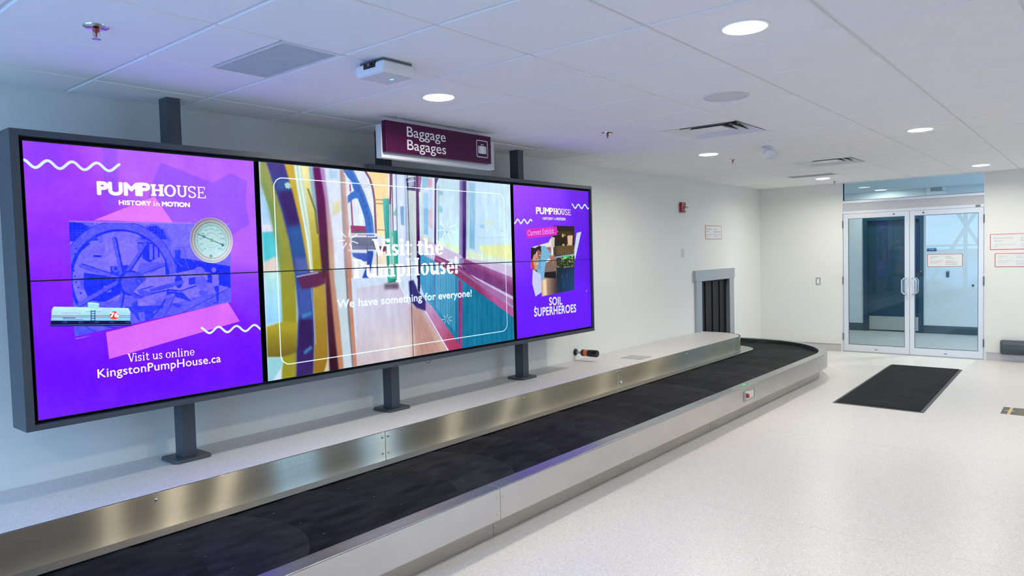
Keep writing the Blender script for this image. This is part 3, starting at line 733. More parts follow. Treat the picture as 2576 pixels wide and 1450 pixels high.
    def grain(s, cell, amp, seed=1, b=None, ani=(1, 1)):
        rs = np.random.RandomState(seed); H, W = s.h, s.w; ch, cw = max(int(cell*ani[1]), 1), max(int(cell*ani[0]), 1)
        g = rs.rand(H//ch+3, W//cw+3).astype(np.float32)
        yy = np.arange(H)/ch; xx = np.arange(W)/cw; y0 = yy.astype(int); x0 = xx.astype(int); fy = (yy-y0)[:, None]; fx = (xx-x0)[None, :]
        fy = fy*fy*(3-2*fy); fx = fx*fx*(3-2*fx)
        v = (g[y0][:, x0]*(1-fy)*(1-fx)+g[y0+1][:, x0]*fy*(1-fx)+g[y0][:, x0+1]*(1-fy)*fx+g[y0+1][:, x0+1]*fy*fx)-0.5
        return v*2*amp
def blur(a, r):
    if r < 1: return a
    for ax in (0, 1):
        p = [(0, 0), (0, 0)]; p[ax] = (r+1, r); q = np.cumsum(np.pad(a, p, mode='edge'), axis=ax, dtype=np.float64)
        n = a.shape[ax]
        a = ((np.take(q, range(2*r+1, 2*r+1+n), ax)-np.take(q, range(0, n), ax))/(2*r+1)).astype(np.float32)
    return a
def lg(p0, c0, p1, c1, mid=None):             # linear gradient between two points
    c0 = np.array(c0, np.float32)/255; c1 = np.array(c1, np.float32)/255
    dx, dz = p1[0]-p0[0], p1[1]-p0[1]; L = dx*dx+dz*dz
    def f(X, Z):
        t = np.clip(((X-p0[0])*dx+(Z-p0[1])*dz)/L, 0, 1)[..., None]; return c0*(1-t)+c1*t
    return f
def sglyph(ch, T, t):                          # a small upright serif alphabet drawn from stems, rings and slabs
    x, C, A, so = 0.48, 0.70, 0.74, 0.055; sf = t*1.05
    def stem(cx, y0, y1, bot=2, top=1, w=T):
        o = [('r', cx-w/2, y0, cx+w/2, y1)]
        if bot: o.append(('r', cx-w/2-so*(bot > 0), y0, cx+w/2+so*(bot > 1), y0+sf))
        if top: o.append(('r', cx-w/2-so, y1-sf, cx+w/2+so*(top > 1), y1))
        return o
    up = lambda u, v, q=0: v > q
    if ch == ' ': return [], 0.24
    if ch == 'i': return stem(0.13, 0, x)+[('d', 0.125, 0.64, T*0.60)], 0.28
    if ch == 'l': return stem(0.13, 0, A), 0.28
    if ch == '!': return [('p', 0.12, 0.12, 0.20, C+.02, T*0.95), ('d', 0.12, 0.07, T*0.6)], 0.26
    if ch == '.': return [('d', 0.09, 0.06, T*0.55)], 0.20
    if ch in 'nh':
        o = stem(0.13, 0, A if ch == 'h' else x)+stem(0.44, 0, x-0.14, 2, 0)
        return o+[('e', 0.44-0.155+T/2, x-0.155, 0.155+T*0.0, 0.155, T, sf*1.3, lambda u, v: v > x-0.16)], 0.59
    if ch == 'm':
        o = stem(0.13, 0, x)+stem(0.42, 0, x-0.14, 2, 0)+stem(0.71, 0, x-0.14, 2, 0)
        for q in (0.42, 0.71): o.append(('e', q-0.145+T/2, x-0.155, 0.145, 0.155, T, sf*1.3, lambda u, v: v > x-0.16))
        return o, 0.86
    if ch == 'r': return stem(0.13, 0, x)+[('e', 0.13+0.16, x-0.15, 0.15, 0.15, 0.05, sf*1.4, lambda u, v: v > x-0.12), ('d', 0.36, x-0.095, T*0.52)], 0.43
    if ch == 'u':
        o = [('r', 0.13-T/2, 0.14, 0.13+T/2, x), ('r', 0.13-T/2-so, x-sf, 0.13, x), ('r', 0.43-T/2, 0, 0.43+T/2, x), ('r', 0.43-T/2-so, x-sf, 0.43, x), ('r', 0.43, 0, 0.43+T/2+so, sf)]
        return o+[('e', 0.13-T/2+0.16, 0.155, 0.16, 0.165, T, sf*1.3, lambda u, v: v < 0.16)], 0.58
    if ch == 'o': return [('e', 0.245, x/2, 0.225, x/2+0.01, T, sf)], 0.50
    if ch == 'e': return [('e', 0.235, x/2, 0.215, x/2+0.01, T, sf, lambda u, v: ~((u > 0.235) & (v < x*0.44) & (v > x*0.23))), ('r', 0.10, x*0.44, 0.40, x*0.44+sf)], 0.46
    if ch == 'c': return [('e', 0.235, x/2, 0.215, x/2+0.01, T, sf*1.2, lambda u, v: ~((u > 0.25) & (v < x*0.68) & (v > x*0.25))), ('d', 0.37, x*0.72, T*.45)], 0.45
    if ch in 'pb':
        o = stem(0.13, -0.22, x) if ch == 'p' else stem(0.13, 0.02, A, 0)
        return o+[('e', 0.27, x/2, 0.22, x/2+0.01, T, sf, lambda u, v: u > 0.12)], 0.53
    if ch == 's' or ch == 'S':
        h = x if ch == 's' else C; r = h/4+0.012; cx = 0.17 if ch == 's' else 0.23; rx = 0.145 if ch == 's' else 0.21
        return [('e', cx, h-r+0.01, rx, r, T*.9, sf*1.3, lambda u, v: (u < cx) | (v > h-r*0.8) ), ('e', cx, r-0.01, rx, r, T*.9, sf*1.3, lambda u, v: (u > cx) | (v < r*0.8)),
                ('r', cx+rx*0.62, h-r*0.95, cx+rx*0.9, h), ('r', cx-rx*0.9, 0, cx-rx*0.62, r*0.95), ('p', cx+rx*0.5, cx-rx*0.5, h/2-T*.35, h/2+T*.35, T*1.4)], cx+rx+0.06
    if ch == 't': return [('r', 0.15-T/2, 0.08, 0.15+T/2, 0.62), ('r', 0.02, x-sf*1.2, 0.33, x), ('e', 0.15-T/2+0.12, 0.11, 0.12, 0.12, T, sf*1.2, lambda u, v: v < 0.09)], 0.35
    if ch == 'x': return [('p', 0.42, 0.08, 0, x, T*1.2), ('p', 0.08, 0.42, 0, x, t*1.3), ('r', 0, 0, 0.2, sf), ('r', 0.3, 0, 0.5, sf), ('r', 0, x-sf, 0.2, x), ('r', 0.3, x-sf, 0.5, x)], 0.52
    if ch == 'V': return [('p', 0.33, 0.13, 0, C, T*1.15), ('p', 0.35, 0.56, 0, C, t*1.5), ('r', 0.0, C-sf, 0.27, C), ('r', 0.44, C-sf, 0.68, C)], 0.60
    if ch == 'P': return stem(0.15, 0, C, 2, 1)+[('e', 0.26, C-0.195, 0.25, 0.195, T, sf, lambda u, v: u > 0.15)], 0.55
    if ch == 'H': return stem(0.15, 0, C, 2, 2)+stem(0.57, 0, C, 2, 2)+[('r', 0.15, C/2-sf/2, 0.57, C/2+sf/2)], 0.74
    if ch == 'C': return [('e', 0.33, C/2, 0.31, C/2+0.01, T, sf*1.2, lambda u, v: ~((u > 0.36) & (v < C*0.66) & (v > C*0.25))), ('r', 0.53, C*0.66, 0.57, C)], 0.64
    if ch == 'E': return stem(0.14, 0, C, 1, 1)+[('r', 0.14, C-sf, 0.50, C), ('r', 0.14, 0, 0.53, sf), ('r', 0.14, C/2-sf/2, 0.40, C/2+sf/2), ('r', 0.46, C-0.17, 0.50, C), ('r', 0.49, 0, 0.53, 0.18), ('r', 0.37, C/2-.09, .40, C/2+.09)], 0.58
    if ch == 'O': return [('e', 0.34, C/2, 0.32, C/2+0.01, T, sf)], 0.70
    if ch == 'U':
        return [('r', 0.14-T/2, 0.24, 0.14+T/2, C), ('r', 0.53-T/2, 0.24, 0.53+T/2, C), ('r', 0.02, C-sf, 0.28, C), ('r', 0.42, C-sf, 0.66, C), ('e', 0.335, 0.25, 0.195+T/2, 0.255, T, sf*1.2, lambda u, v: v < 0.25)], 0.70
    return [('r', 0.05, 0, 0.3, x)], 0.4

# artwork coordinates of the pictures, laid out on the wall plane (metres)
def _hm(v):
    return lambda x, y: ((v[0]*x+v[1]*y+v[2])/(v[6]*x+v[7]*y+1), (v[3]*x+v[4]*y+v[5])/(v[6]*x+v[7]*y+1))
A = _hm([0.0003173273, -2.6486019e-05, 1.0565797, -0.00017100188, -0.00049880835, 2.2682278, -9.897231e-05, -1.2322139e-06])
B = _hm([0.00034963809, -2.918287e-05, 1.0218296, -0.00018841358, -0.00054959784, 1.5838076, -0.00010904983, -1.3576799e-06])
C = _hm([0.00030911223, -2.5800341e-05, 2.3160032, -0.00016657493, -0.00048589504, 2.1958733, -9.6410083e-05, -1.2003139e-06])
D = _hm([0.00036722189, -3.0650518e-05, 3.3556134, -0.00019788917, -0.00057723791, 2.2839972, -0.00011453411, -1.4259596e-06])
E = _hm([0.00030961517, -2.5842319e-05, 2.2847984, -0.00016684596, -0.00048668562, 1.5408028, -9.6566948e-05, -1.2022669e-06])
F = _hm([0.00036783046, -3.0701313e-05, 3.325553, -0.00019821711, -0.00057819452, 1.6169286, -0.00011472392, -1.4283227e-06])
G = _hm([0.00064186582, -5.357393e-05, 4.6052812, -0.00034588976, -0.001008952, 2.2581623, -0.00020019375, -2.4924297e-06])
H = _hm([0.00026123856, -2.180452e-05, 1.2922498, -0.00014077668, -0.00041064217, 1.8237273, -8.1478597e-05, -1.0144156e-06])
Z0, Z1 = 0.866, 2.184
# ---- left screens
L = Canvas(1.135, 2.314, Z0, Z1)
full = [(1.1, 0.8), (2.4, 0.8), (2.4, 2.3), (1.1, 2.3)]
L.poly(full, lg((1.271, 2.14), (172, 72, 255), (1.18, 0.8892), (98, 0, 255)))
L.poly([(1.374, 2.308), (2.452, 2.314), (2.413, 1.488), (1.758, 1.516)], (190, 108, 255), 0.85, soft=60)
L.poly([(1.136, 1.012), (1.123, 0.7566), (2.394, 0.62), (2.406, 0.8768), (1.752, 0.9107)], (118, 35, 255), 0.7, soft=40)
L.poly([(1.143, 2.204), (1.344, 2.199), (1.264, 2.004), (1.136, 1.966)], (128, 60, 255), 0.55, soft=36)
L.poly([(1.138, 1.747), (1.345, 1.721), (1.321, 1.642), (1.138, 1.671)], (130, 50, 255), 0.5, soft=20)
L.poly([(1.484, 2.187), (1.554, 2.187), (1.546, 1.91), (1.481, 1.853), (1.48, 1.995)], (140, 80, 255), 0.55, soft=5)
L.poly([(1.768, 2.131), (2.052, 2.04), (2.164, 2.103), (2.264, 2.066), (2.248, 1.937), (2.269, 1.81), (1.881, 1.601), (1.661, 1.835), (1.713, 1.997)], (150, 86, 252), 0.8, soft=2)
L.poly([(2.127, 1.546), (2.317, 1.54), (2.302, 1.239), (2.119, 1.373)], (132, 66, 255), 0.5, soft=20)
L.line([(1.143, 2.092)]+[A(222+(865*k/46), 372+40*k/46+8+38*(1-math.cos(2*PI*k/46*3.85+0.35))*0.9-12) for k in range(1, 47)], 0.0135, (222, 240, 255))
L.poly([(1.428, 1.819), (1.728, 1.949), (1.82, 1.812)], (230, 124, 255))
ph = [(1.315, 1.809), (2.146, 1.809), (2.132, 1.362), (1.312, 1.25)]
def duo(t): t = np.clip(t, 0, 1)[..., None] if not np.isscalar(t) else t; return np.array([16, 40, 255], np.float32)/255*(1-t)+np.array([146, 126, 255], np.float32)/255*t
def dcol(t): c = duo(float(t)); return tuple(c*255)
P0 = Canvas(1.135, 2.314, Z0, Z1); P0.a[:] = duo(0.80)
def dp(pts, t, soft=0, al=1): P0.poly(pts, dcol(t), al, soft)
def dl(pts, w, t, soft=0.8): P0.line(pts, w, dcol(t), 1, soft)
dp([(1.315, 1.809), (1.404, 1.801), (1.447, 1.742), (1.45, 1.717), (1.312, 1.713)], 0.05)                       # left arched window
for k in range(6): dl([H(70, 95+34*k), H(400, 118+28*k)], 0.0022, 0.35)
for k in range(7): dl([H(105+48*k, 45), H(108+48*k, 262)], 0.0022, 0.35)
dl([(1.385, 1.805), (1.415, 1.793), (1.444, 1.755), (1.454, 1.717)], 0.022, 0.62)
dp([(1.63, 1.721), (1.645, 1.756), (1.685, 1.797), (1.729, 1.802), (1.773, 1.78), (1.802, 1.725), (1.803, 1.62), (1.769, 1.617), (1.626, 1.646)], 0.60)
dp([(1.645, 1.723), (1.657, 1.756), (1.689, 1.788), (1.729, 1.793), (1.763, 1.773), (1.786, 1.723)], 0.04)   # right arched window
for k in range(5): dl([H(915, 120+30*k), H(1220, 125+30*k)], 0.002, 0.5)
for k in range(9): dl([H(935+34*k, 85), H(935+34*k, 245)], 0.002, 0.5)
dp([(1.629, 1.708), (1.751, 1.703), (1.757, 1.639), (1.684, 1.601), (1.63, 1.637)], 0.12)
for k in range(4): dp([H(1010+60*k, 300), H(1050+60*k, 300), H(1050+60*k, 490), H(1010+60*k, 480)], 0.72)
dl([(1.63, 1.714), (1.796, 1.705)], 0.012, 0.65)
dp([(1.629, 1.703), (1.652, 1.699), (1.653, 1.619), (1.631, 1.646)], 0.6)
dp([(1.316, 1.705), (1.361, 1.709), (1.363, 1.667), (1.326, 1.618), (1.315, 1.618)], 0.9)
dp([(1.361, 1.709), (1.407, 1.705), (1.366, 1.667)], 0.15)
dp([(1.477, 1.7), (1.559, 1.719), (1.624, 1.686), (1.631, 1.655), (1.592, 1.542), (1.55, 1.543), (1.478, 1.567), (1.466, 1.649)], 0.88)
dp([(1.491, 1.588), (1.577, 1.592), (1.587, 1.533), (1.493, 1.545)], 0.15); P0.ell((1.517, 1.575), 0.017, 0.017, dcol(0.6), inner=0.6)
dp([(1.415, 1.646), (1.452, 1.643), (1.452, 1.634), (1.415, 1.636)], 0.1)
dp([(1.637, 1.597), (1.724, 1.604), (1.758, 1.581), (1.699, 1.546), (1.617, 1.541)], 0.6)
dp([(1.765, 1.635), (1.908, 1.613), (2.004, 1.592), (2.134, 1.569), (2.133, 1.442), (2.023, 1.477), (1.765, 1.535)], 0.10)
dp([(1.811, 1.68), (1.887, 1.681), (1.884, 1.619), (1.808, 1.62)], 0.66)
dp([(1.822, 1.666), (1.852, 1.665), (1.849, 1.606), (1.819, 1.606)], 0.2)
for k in range(9): dl([H(1230+40*k, 470+(k*37) % 60), H(1290+36*k, 500+(k*53) % 90)], 0.004, 0.6 if k % 2 else 0.3)
dp([(1.813, 1.579), (1.826, 1.578), (1.827, 1.537), (1.813, 1.538)], 0.7)
dp([(1.369, 1.559), (1.549, 1.526), (1.554, 1.456), (1.454, 1.406), (1.385, 1.423), (1.362, 1.492)], 0.10)
dp([(1.455, 1.491), (1.494, 1.485), (1.489, 1.455), (1.457, 1.461)], 0.75)
dp([(1.352, 1.534), (1.367, 1.534), (1.365, 1.479), (1.351, 1.48)], 0.55)
dp([(1.316, 1.407), (1.523, 1.414), (1.578, 1.437), (1.803, 1.377), (2.133, 1.438), (2.132, 1.354), (1.664, 1.275), (1.311, 1.245)], 0.62)
dp([(1.318, 1.295), (1.497, 1.295), (1.537, 1.274), (1.315, 1.249)], 0.45, 6)
P0.ell((1.549, 1.519), 0.262, 0.277, dcol(0.12), inner=0.885)                                # flywheel: dark inner face, rim
P0.ell((1.545, 1.52), 0.282, 0.296, dcol(0.58), inner=0.86); P0.ell((1.545, 1.52), 0.283, 0.297, dcol(0.25), inner=0.985)
for (a, b, w0) in [((690,715),(590,240),.016), ((690,715),(965,290),.016), ((690,715),(1180,540),.015), ((690,715),(210,560),.018), ((690,715),(190,1010),.019), ((720,715),(655,1040),.015)]:
    dl([H(a[0]+16, a[1]), H(b[0]+16, b[1])], w0*1.25, 0.12); dl([H(*a), H(*b)], w0, 0.55)
for k in range(9): P0.ell(H(118+4*abs(k-5)**1.9, 880-66*k), 0.004, 0.004, dcol(0.05))
P0.ell((1.585, 1.498), 0.062, 0.066, dcol(0.15)); P0.ell((1.59, 1.498), 0.05, 0.056, dcol(0.5)); P0.ell((1.623, 1.483), 0.045, 0.07, dcol(0.42)); P0.ell((1.628, 1.505), 0.02, 0.02, dcol(0.25), inner=0.5)
dp([(1.667, 1.512), (1.953, 1.563), (1.996, 1.535), (1.999, 1.497), (1.929, 1.467), (1.843, 1.444), (1.779, 1.457), (1.689, 1.439), (1.632, 1.423), (1.596, 1.449), (1.631, 1.487)], 0.86)
dl([(1.596, 1.449), (1.632, 1.423), (1.689, 1.437), (1.779, 1.452), (1.843, 1.442), (1.929, 1.467)], 0.006, 0.1)
P0.ell((1.834, 1.493), 0.021, 0.034, dcol(0.08)); dl([(1.69, 1.453), (1.85, 1.49)], 0.022, 0.45)
dl([(1.617, 1.457), (1.696, 1.475)], 0.007, 0.3); dp([(1.617, 1.466), (1.69, 1.444), (1.671, 1.427), (1.628, 1.425)], 0.5)
dp([(1.761, 1.444), (1.852, 1.434), (1.906, 1.377), (1.841, 1.402), (1.778, 1.425)], 0.14); dl([(1.719, 1.406), (1.801, 1.423)], 0.017, 0.72)
dp([(1.61, 1.409), (1.698, 1.43), (1.709, 1.388), (1.625, 1.363), (1.61, 1.391)], 0.85); dp([(1.584, 1.393), (1.615, 1.408), (1.617, 1.364), (1.588, 1.375)], 0.25)
dp([(1.55, 1.378), (1.744, 1.372), (1.743, 1.359), (1.694, 1.345), (1.691, 1.3), (1.648, 1.303), (1.646, 1.344), (1.616, 1.342), (1.622, 1.292), (1.59, 1.339)], 0.22)
dp([(1.789, 1.374), (1.821, 1.376), (1.853, 1.358), (1.815, 1.353)], 0.3, 2)
dl([(1.837, 1.319), (2.133, 1.447)], 0.004, 0.2); dl([(1.869, 1.391), (2.005, 1.411)], 0.004, 0.35)
dp([(1.889, 1.511), (1.932, 1.514), (1.935, 1.477), (1.891, 1.474)], 0.15)
P0.ell((1.952, 1.546), 0.03, 0.025, dcol(0.75)); dp([(1.924, 1.51), (1.971, 1.522), (1.998, 1.478), (1.967, 1.437), (1.929, 1.463)], 0.62); dp([(1.942, 1.438), (1.996, 1.435), (1.989, 1.398), (1.946, 1.415)], 0.5)
P0.ell((2.036, 1.551), 0.014, 0.014, dcol(0.85)); dp([(2.025, 1.53), (2.063, 1.523), (2.063, 1.47), (2.046, 1.442), (2.023, 1.482)], 0.88); dp([(2.032, 1.457), (2.062, 1.461), (2.056, 1.374), (2.043, 1.37), (2.043, 1.418)], 0.18)
dl([(2.025, 1.525), (2.001, 1.535)], 0.008, 0.8); dl([(2.027, 1.364), (2.053, 1.365)], 0.006, 0.05)
g1 = L.grain(9, 0.06, 3)+L.grain(3, 0.045, 4)
P0.a += g1[..., None]*np.array([0.6, 0.6, 0.05], np.float32)
b = (0, L.w, 0, L.h); m = L.pmask(b, ph); L.a += (np.clip(P0.a, 0, 1)-L.a)*m[..., None]
L.line([ph[0], ph[1]], 0.0025, (176, 150, 255))
L.poly([(1.316, 1.816), (1.918, 1.818), (1.917, 1.813), (1.315, 1.809)], (185, 140, 255), 0.4)
L.poly([(1.455, 1.256), (2.111, 1.362), (2.179, 1.247), (1.463, 1.119)], (220, 106, 255))
L.poly([(1.312, 1.24), (1.388, 1.248), (1.355, 1.24), (1.317, 1.235)], (160, 140, 255), 0.7)
# squiggle, lower right
L.line([(1.95, 1.23)]+[B(1673+490*k/40, 480+22-26*k/40+24*math.sin(2*PI*(k/40*3.3)-1.2)) for k in range(1, 41)], 0.0125, (222, 240, 255))
# tank wagon
L.poly([(1.229, 1.402), (1.381, 1.388), (1.568, 1.37), (1.577, 1.35), (1.573, 1.304), (1.215, 1.336), (1.22, 1.387)], lg((1.362, 1.394), (205, 240, 255), (1.359, 1.323), (140, 215, 245)))
L.poly([(1.378, 1.41), (1.386, 1.413), (1.424, 1.406), (1.43, 1.401), (1.427, 1.376), (1.379, 1.382)], (165, 230, 235)); L.poly([(1.378, 1.412), (1.43, 1.404), (1.429, 1.398), (1.379, 1.405)], (190, 245, 250))
L.poly([(1.215, 1.336), (1.573, 1.304), (1.581, 1.284), (1.581, 1.277), (1.21, 1.309), (1.213, 1.324)], (12, 18, 70)); L.poly([(1.212, 1.317), (1.581, 1.286), (1.581, 1.281), (1.211, 1.313)], (70, 90, 160))
for k in range(5): L.poly([B(520+130*k,424), B(560+130*k,424), B(560+130*k,440), B(520+130*k,440)], (50, 70, 150), 0.7)
L.line([(1.219, 1.359), (1.575, 1.33)], 0.0028, (230, 60, 50)); L.line([(1.218, 1.353), (1.575, 1.322)], 0.0018, (60, 90, 130))
L.text('UNION', (1.265, 1.363), (1.341, 1.354), 0.0095, (175, 130, 235), bold=0.03); L.text('UNION', (1.268, 1.362), (1.339, 1.354), 0.0065, (235, 225, 255), bold=0.0)
L.line([(1.266, 1.345), (1.319, 1.34)], 0.003, (50, 70, 120)); L.line([(1.265, 1.339), (1.354, 1.33)], 0.002, (80, 110, 160))
L.ell((1.498, 1.337), 0.0205, 0.0215, (240, 62, 45)); L.text('76', (1.479, 1.331), (1.518, 1.327), 0.0215, (255, 255, 255), bold=0.045); L.line([(1.486, 1.32), (1.51, 1.317)], 0.002, (255, 220, 210))
for q in (757, 788): L.line([B(q,335), B(q,450)], 0.003, (20, 40, 90))
for k in range(6): L.line([B(757,340+20*k), B(788,340+20*k)], 0.0028, (20, 40, 90))
L.line([(1.366, 1.367), (1.435, 1.361)], 0.0018, (80, 140, 170))
# pressure gauge
gc = (2.032, 1.717)
def gr(k): return 0.1262*k
for k, c1, c2 in [(1.0, (150, 150, 165), (225, 225, 232)), (0.95, (120, 118, 130), (205, 212, 222)), (0.88, (170, 165, 170), (232, 238, 244)), (0.82, (110, 120, 125), (190, 205, 212)), (0.77, (150, 165, 170), (225, 240, 244))]:
    L.ell(gc, gr(k), gr(k)*1.01, lg((1.954, 1.842), c1, (2.103, 1.595), c2))
L.ell(gc, gr(0.735), gr(0.735), lg((1.984, 1.812), (150, 195, 195), (2.058, 1.628), (196, 236, 240))); L.ell(gc, gr(0.60), gr(0.60), (190, 228, 234), 0.8, soft=6)
for k in range(49):
    a = math.radians(225-k*270/48); r0, r1 = gr(0.69), gr(0.62 if k % 4 == 0 else 0.655)
    L.line([(gc[0]+r0*math.cos(a), gc[1]+r0*math.sin(a)), (gc[0]+r1*math.cos(a), gc[1]+r1*math.sin(a))], 0.0018, (70, 120, 135))
for k, t_ in enumerate(['10', '20', '40', '60', '80', '100', '120', '140', '160', '180', '200']):
    a = math.radians(225-k*27); q = (gc[0]+gr(0.51)*math.cos(a), gc[1]+gr(0.51)*math.sin(a)); wq = 0.0045*len(t_)
    L.text(t_, (q[0]-wq, q[1]-0.005), (q[0]+wq, q[1]-0.005), 0.009, (80, 130, 140), 0.85)
for k in range(15):
    a = math.radians(150-k*8.5); q = (gc[0]+gr(0.33)*math.cos(a), gc[1]+gr(0.33)*math.sin(a)); L.line([(q[0]-.0016, q[1]), (q[0]+.0016, q[1]+.003)], 0.0022, (90, 140, 150), 0.7)
for k in range(12):
    a = math.radians(230+k*8); q = (gc[0]+gr(0.34)*math.cos(a), gc[1]+gr(0.34)*math.sin(a)); L.line([(q[0]-.0012, q[1]), (q[0]+.0014, q[1]+.002)], 0.002, (90, 140, 150), 0.7)
L.ell((2.023, 1.629), 0.009, 0.009, (90, 130, 135), 0.6)
L.line([(1.953, 1.752), (2.101, 1.689)], 0.0036, (50, 100, 130)); L.ell((1.986, 1.738), 0.008, 0.008, (50, 100, 130), inner=0.6); L.ell((2.095, 1.689), 0.007, 0.007, (50, 100, 130))
L.ell(gc, 0.009, 0.009, (120, 150, 140)); L.ell(gc, 0.005, 0.005, (180, 190, 150))
# faint lettering behind
L.text('PUMP HOUSE', (2.179, 1.468), (2.169, 1.251), 0.01, (160, 100, 255), 0.0)
W_ = (255, 255, 255)
L.text('PUM', (1.453, 1.949), (1.646, 1.952), (1.454, 2.009)[1]-(1.451, 1.95)[1], W_, bold=0.042)
L.text('P', (1.653, 1.951), (1.704, 1.952), (1.656, 2.014)[1]-(1.653, 1.951)[1], W_, bold=0.034)
hh = (1.783, 2.013)[1]-(1.78, 1.951)[1]
L.serif('H', (1.71, 1.951), (1.778, 1.953), hh, W_, T=0.175, th=0.10)
L.serif('O', (1.778, 1.952), (1.844, 1.953), hh, W_, T=0.14, th=0.085)
L.serif('U', (1.845, 1.953), (1.907, 1.952), hh, W_, T=0.11, th=0.065)
L.serif('S', (1.908, 1.951), (1.956, 1.951), hh, W_, T=0.085, th=0.045)
L.serif('E', (1.957, 1.951), (2.01, 1.951), hh, W_, T=0.075, th=0.042)
L.text('HISTORY', (1.549, 1.9), (1.708, 1.901), 0.0215, W_, bold=0.045)
L.serif('in', (1.719, 1.9), (1.755, 1.899), 0.024, W_, T=0.10, th=0.045)
L.text('MOTION', (1.766, 1.9), (1.914, 1.9), 0.0225, W_, bold=0.045)
L.serif('Visit us online', (1.55, 1.092), (1.901, 1.084), 0.043, W_, T=0.085, th=0.040)
L.text('KingstonPumpHouse.ca', (1.406, 1.031), (2.052, 1.026), 0.0435, W_, bold=0.008, spacing=1.03)
L.a += (L.grain(14, 0.012, 7)+L.grain(60, 0.02, 8))[..., None]

# ---- centre screens: a blurred museum interior
K = Canvas(2.340, 4.677, Z0, Z1)
K.a[:] = np.array([206, 226, 242], np.float32)/255
kp = lambda pts, c, al=1.0, soft=0: K.poly(pts, c, al, soft)
kp([(2.342, 2.077), (2.423, 1.811), (2.43, 1.612), (2.352, 1.589)], lg((2.363, 2.054), (150, 205, 240), (2.404, 1.761), (190, 215, 240)), 1, 4)
kp([(2.344, 1.766), (2.426, 1.771), (2.436, 1.617), (2.351, 1.584)], (80, 200, 215), 1, 4)
kp([(2.351, 1.584), (2.441, 1.622), (2.446, 1.487), (2.342, 1.491)], (222, 210, 200), 1, 5)
kp([(2.351, 1.81), (2.417, 1.811), (2.422, 1.771), (2.351, 1.766)], (225, 225, 240), 1, 2)
kp([(2.348, 1.524), (2.473, 1.519), (2.471, 1.222), (2.35, 1.211)], lg((2.392, 1.517), (180, 232, 228), (2.378, 1.23), (150, 212, 250)), 1, 4)
# room beyond
kp([(2.776, 2.193), (3.348, 2.18), (3.346, 1.449), (2.755, 1.474)], (222, 232, 246), 1, 3)
kp([(2.841, 2.174), (2.908, 2.174), (2.906, 2.118), (2.848, 2.114)], (160, 205, 235), 0.8, 4)
kp([(2.859, 1.956), (2.932, 1.985), (2.922, 1.904), (2.856, 1.87)], (225, 220, 170), 0.9, 5)
kp([(3.16, 2.184), (3.337, 2.181), (3.328, 1.732), (3.219, 1.749), (3.201, 1.991)], lg((3.244, 2.162), (246, 222, 150), (3.227, 1.766), (250, 232, 170)))
kp([(3.001, 2.184), (3.153, 2.184), (3.191, 2.103), (3.205, 2.002), (3.19, 1.766), (3.002, 1.765)], (232, 238, 250))
K.line([(3.138, 2.183), (3.175, 2.135), (3.197, 2.069), (3.209, 1.991), (3.212, 1.766)], 0.017, (122, 62, 104))
K.line([(3.018, 2.098), (3.198, 2.093)], 0.008, (150, 110, 150)); K.line([(3.007, 2.081), (3.015, 1.814)], 0.012, (140, 60, 110)); K.line([(3.04, 2.077), (3.187, 2.074)], 0.004, (190, 190, 220))
kp([(2.998, 1.814), (3.139, 1.81), (3.14, 1.749), (3.002, 1.751)], (146, 32, 88)); kp([(3.016, 1.776), (3.137, 1.774), (3.137, 1.757), (3.019, 1.757)], (70, 80, 100))
for y_ in (495, 540, 860): K.line([C(1465,y_), C(1620,y_+8)], 0.006, (176, 110, 80))
kp([(3.215, 1.675), (3.296, 1.672), (3.294, 1.635), (3.221, 1.641)], (110, 60, 90)); kp([(3.221, 1.636), (3.324, 1.634), (3.327, 1.536), (3.18, 1.54)], (236, 226, 205), 1, 4)
kp([(2.928, 2.181), (2.968, 2.182), (3.002, 1.463), (2.938, 1.466)], lg((2.914, 1.872), (130, 120, 140), (2.98, 1.873), (212, 160, 142)), 1, 3)
K.line([(2.988, 2.193), (3.02, 2.147), (3.061, 2.078), (3.096, 2.014), (3.127, 1.938), (3.152, 1.866), (3.163, 1.749)], 0.068, (32, 92, 196)); kp([(3.132, 1.648), (3.185, 1.648), (3.162, 1.541), (3.137, 1.458), (3.078, 1.46), (3.124, 1.548)], (40, 80, 180), 1, 2); kp([(2.959, 2.197), (3.022, 2.201), (3, 2.146)], (40, 96, 196), 0.8, 4)
K.line([(3.012, 2.195), (3.047, 2.149), (3.098, 2.058), (3.153, 1.955), (3.176, 1.844), (3.19, 1.749)], 0.006, (90, 130, 190))
kp([(2.983, 2.009), (3.039, 2.047), (3.089, 2.019), (3.067, 1.996), (3.037, 1.995), (2.984, 1.96)], (38, 96, 200), 1, 1); K.line([(2.96, 2.154), (3.018, 2.103), (3.029, 2.049), (2.974, 2.014)], 0.006, (235, 240, 250))
for x_, y_ in ((1262,375), (1297,440), (1325,515), (1350,580), (1368,655), (1385,725), (1400,795), (1408,862)): K.ell(C(x_, y_), 0.005, 0.005, (20, 50, 120))
kp([(3.004, 1.735), (3.214, 1.738), (3.221, 1.647), (3.004, 1.647)], (92, 100, 132)); kp([(3.005, 1.677), (3.219, 1.678), (3.221, 1.647), (3.007, 1.649)], (120, 130, 160), 0.6)
for y_ in (912, 945, 1112): K.line([C(1150,y_), C(1490,y_)], 0.009, (226, 228, 240))
for x_ in (1372, 1490): K.line([C(x_,950), C(x_+8,1420)], 0.008, (90, 95, 120))
kp([(3.003, 1.633), (3.184, 1.625), (3.167, 1.575), (3.097, 1.571), (3.009, 1.606)], (50, 80, 180), 0.9, 2)
kp([(3.281, 2.003), (3.341, 2.008), (3.341, 1.542), (3.316, 1.45), (3.304, 1.45)], lg((3.278, 1.937), (90, 200, 190), (3.337, 1.928), (30, 150, 135)))
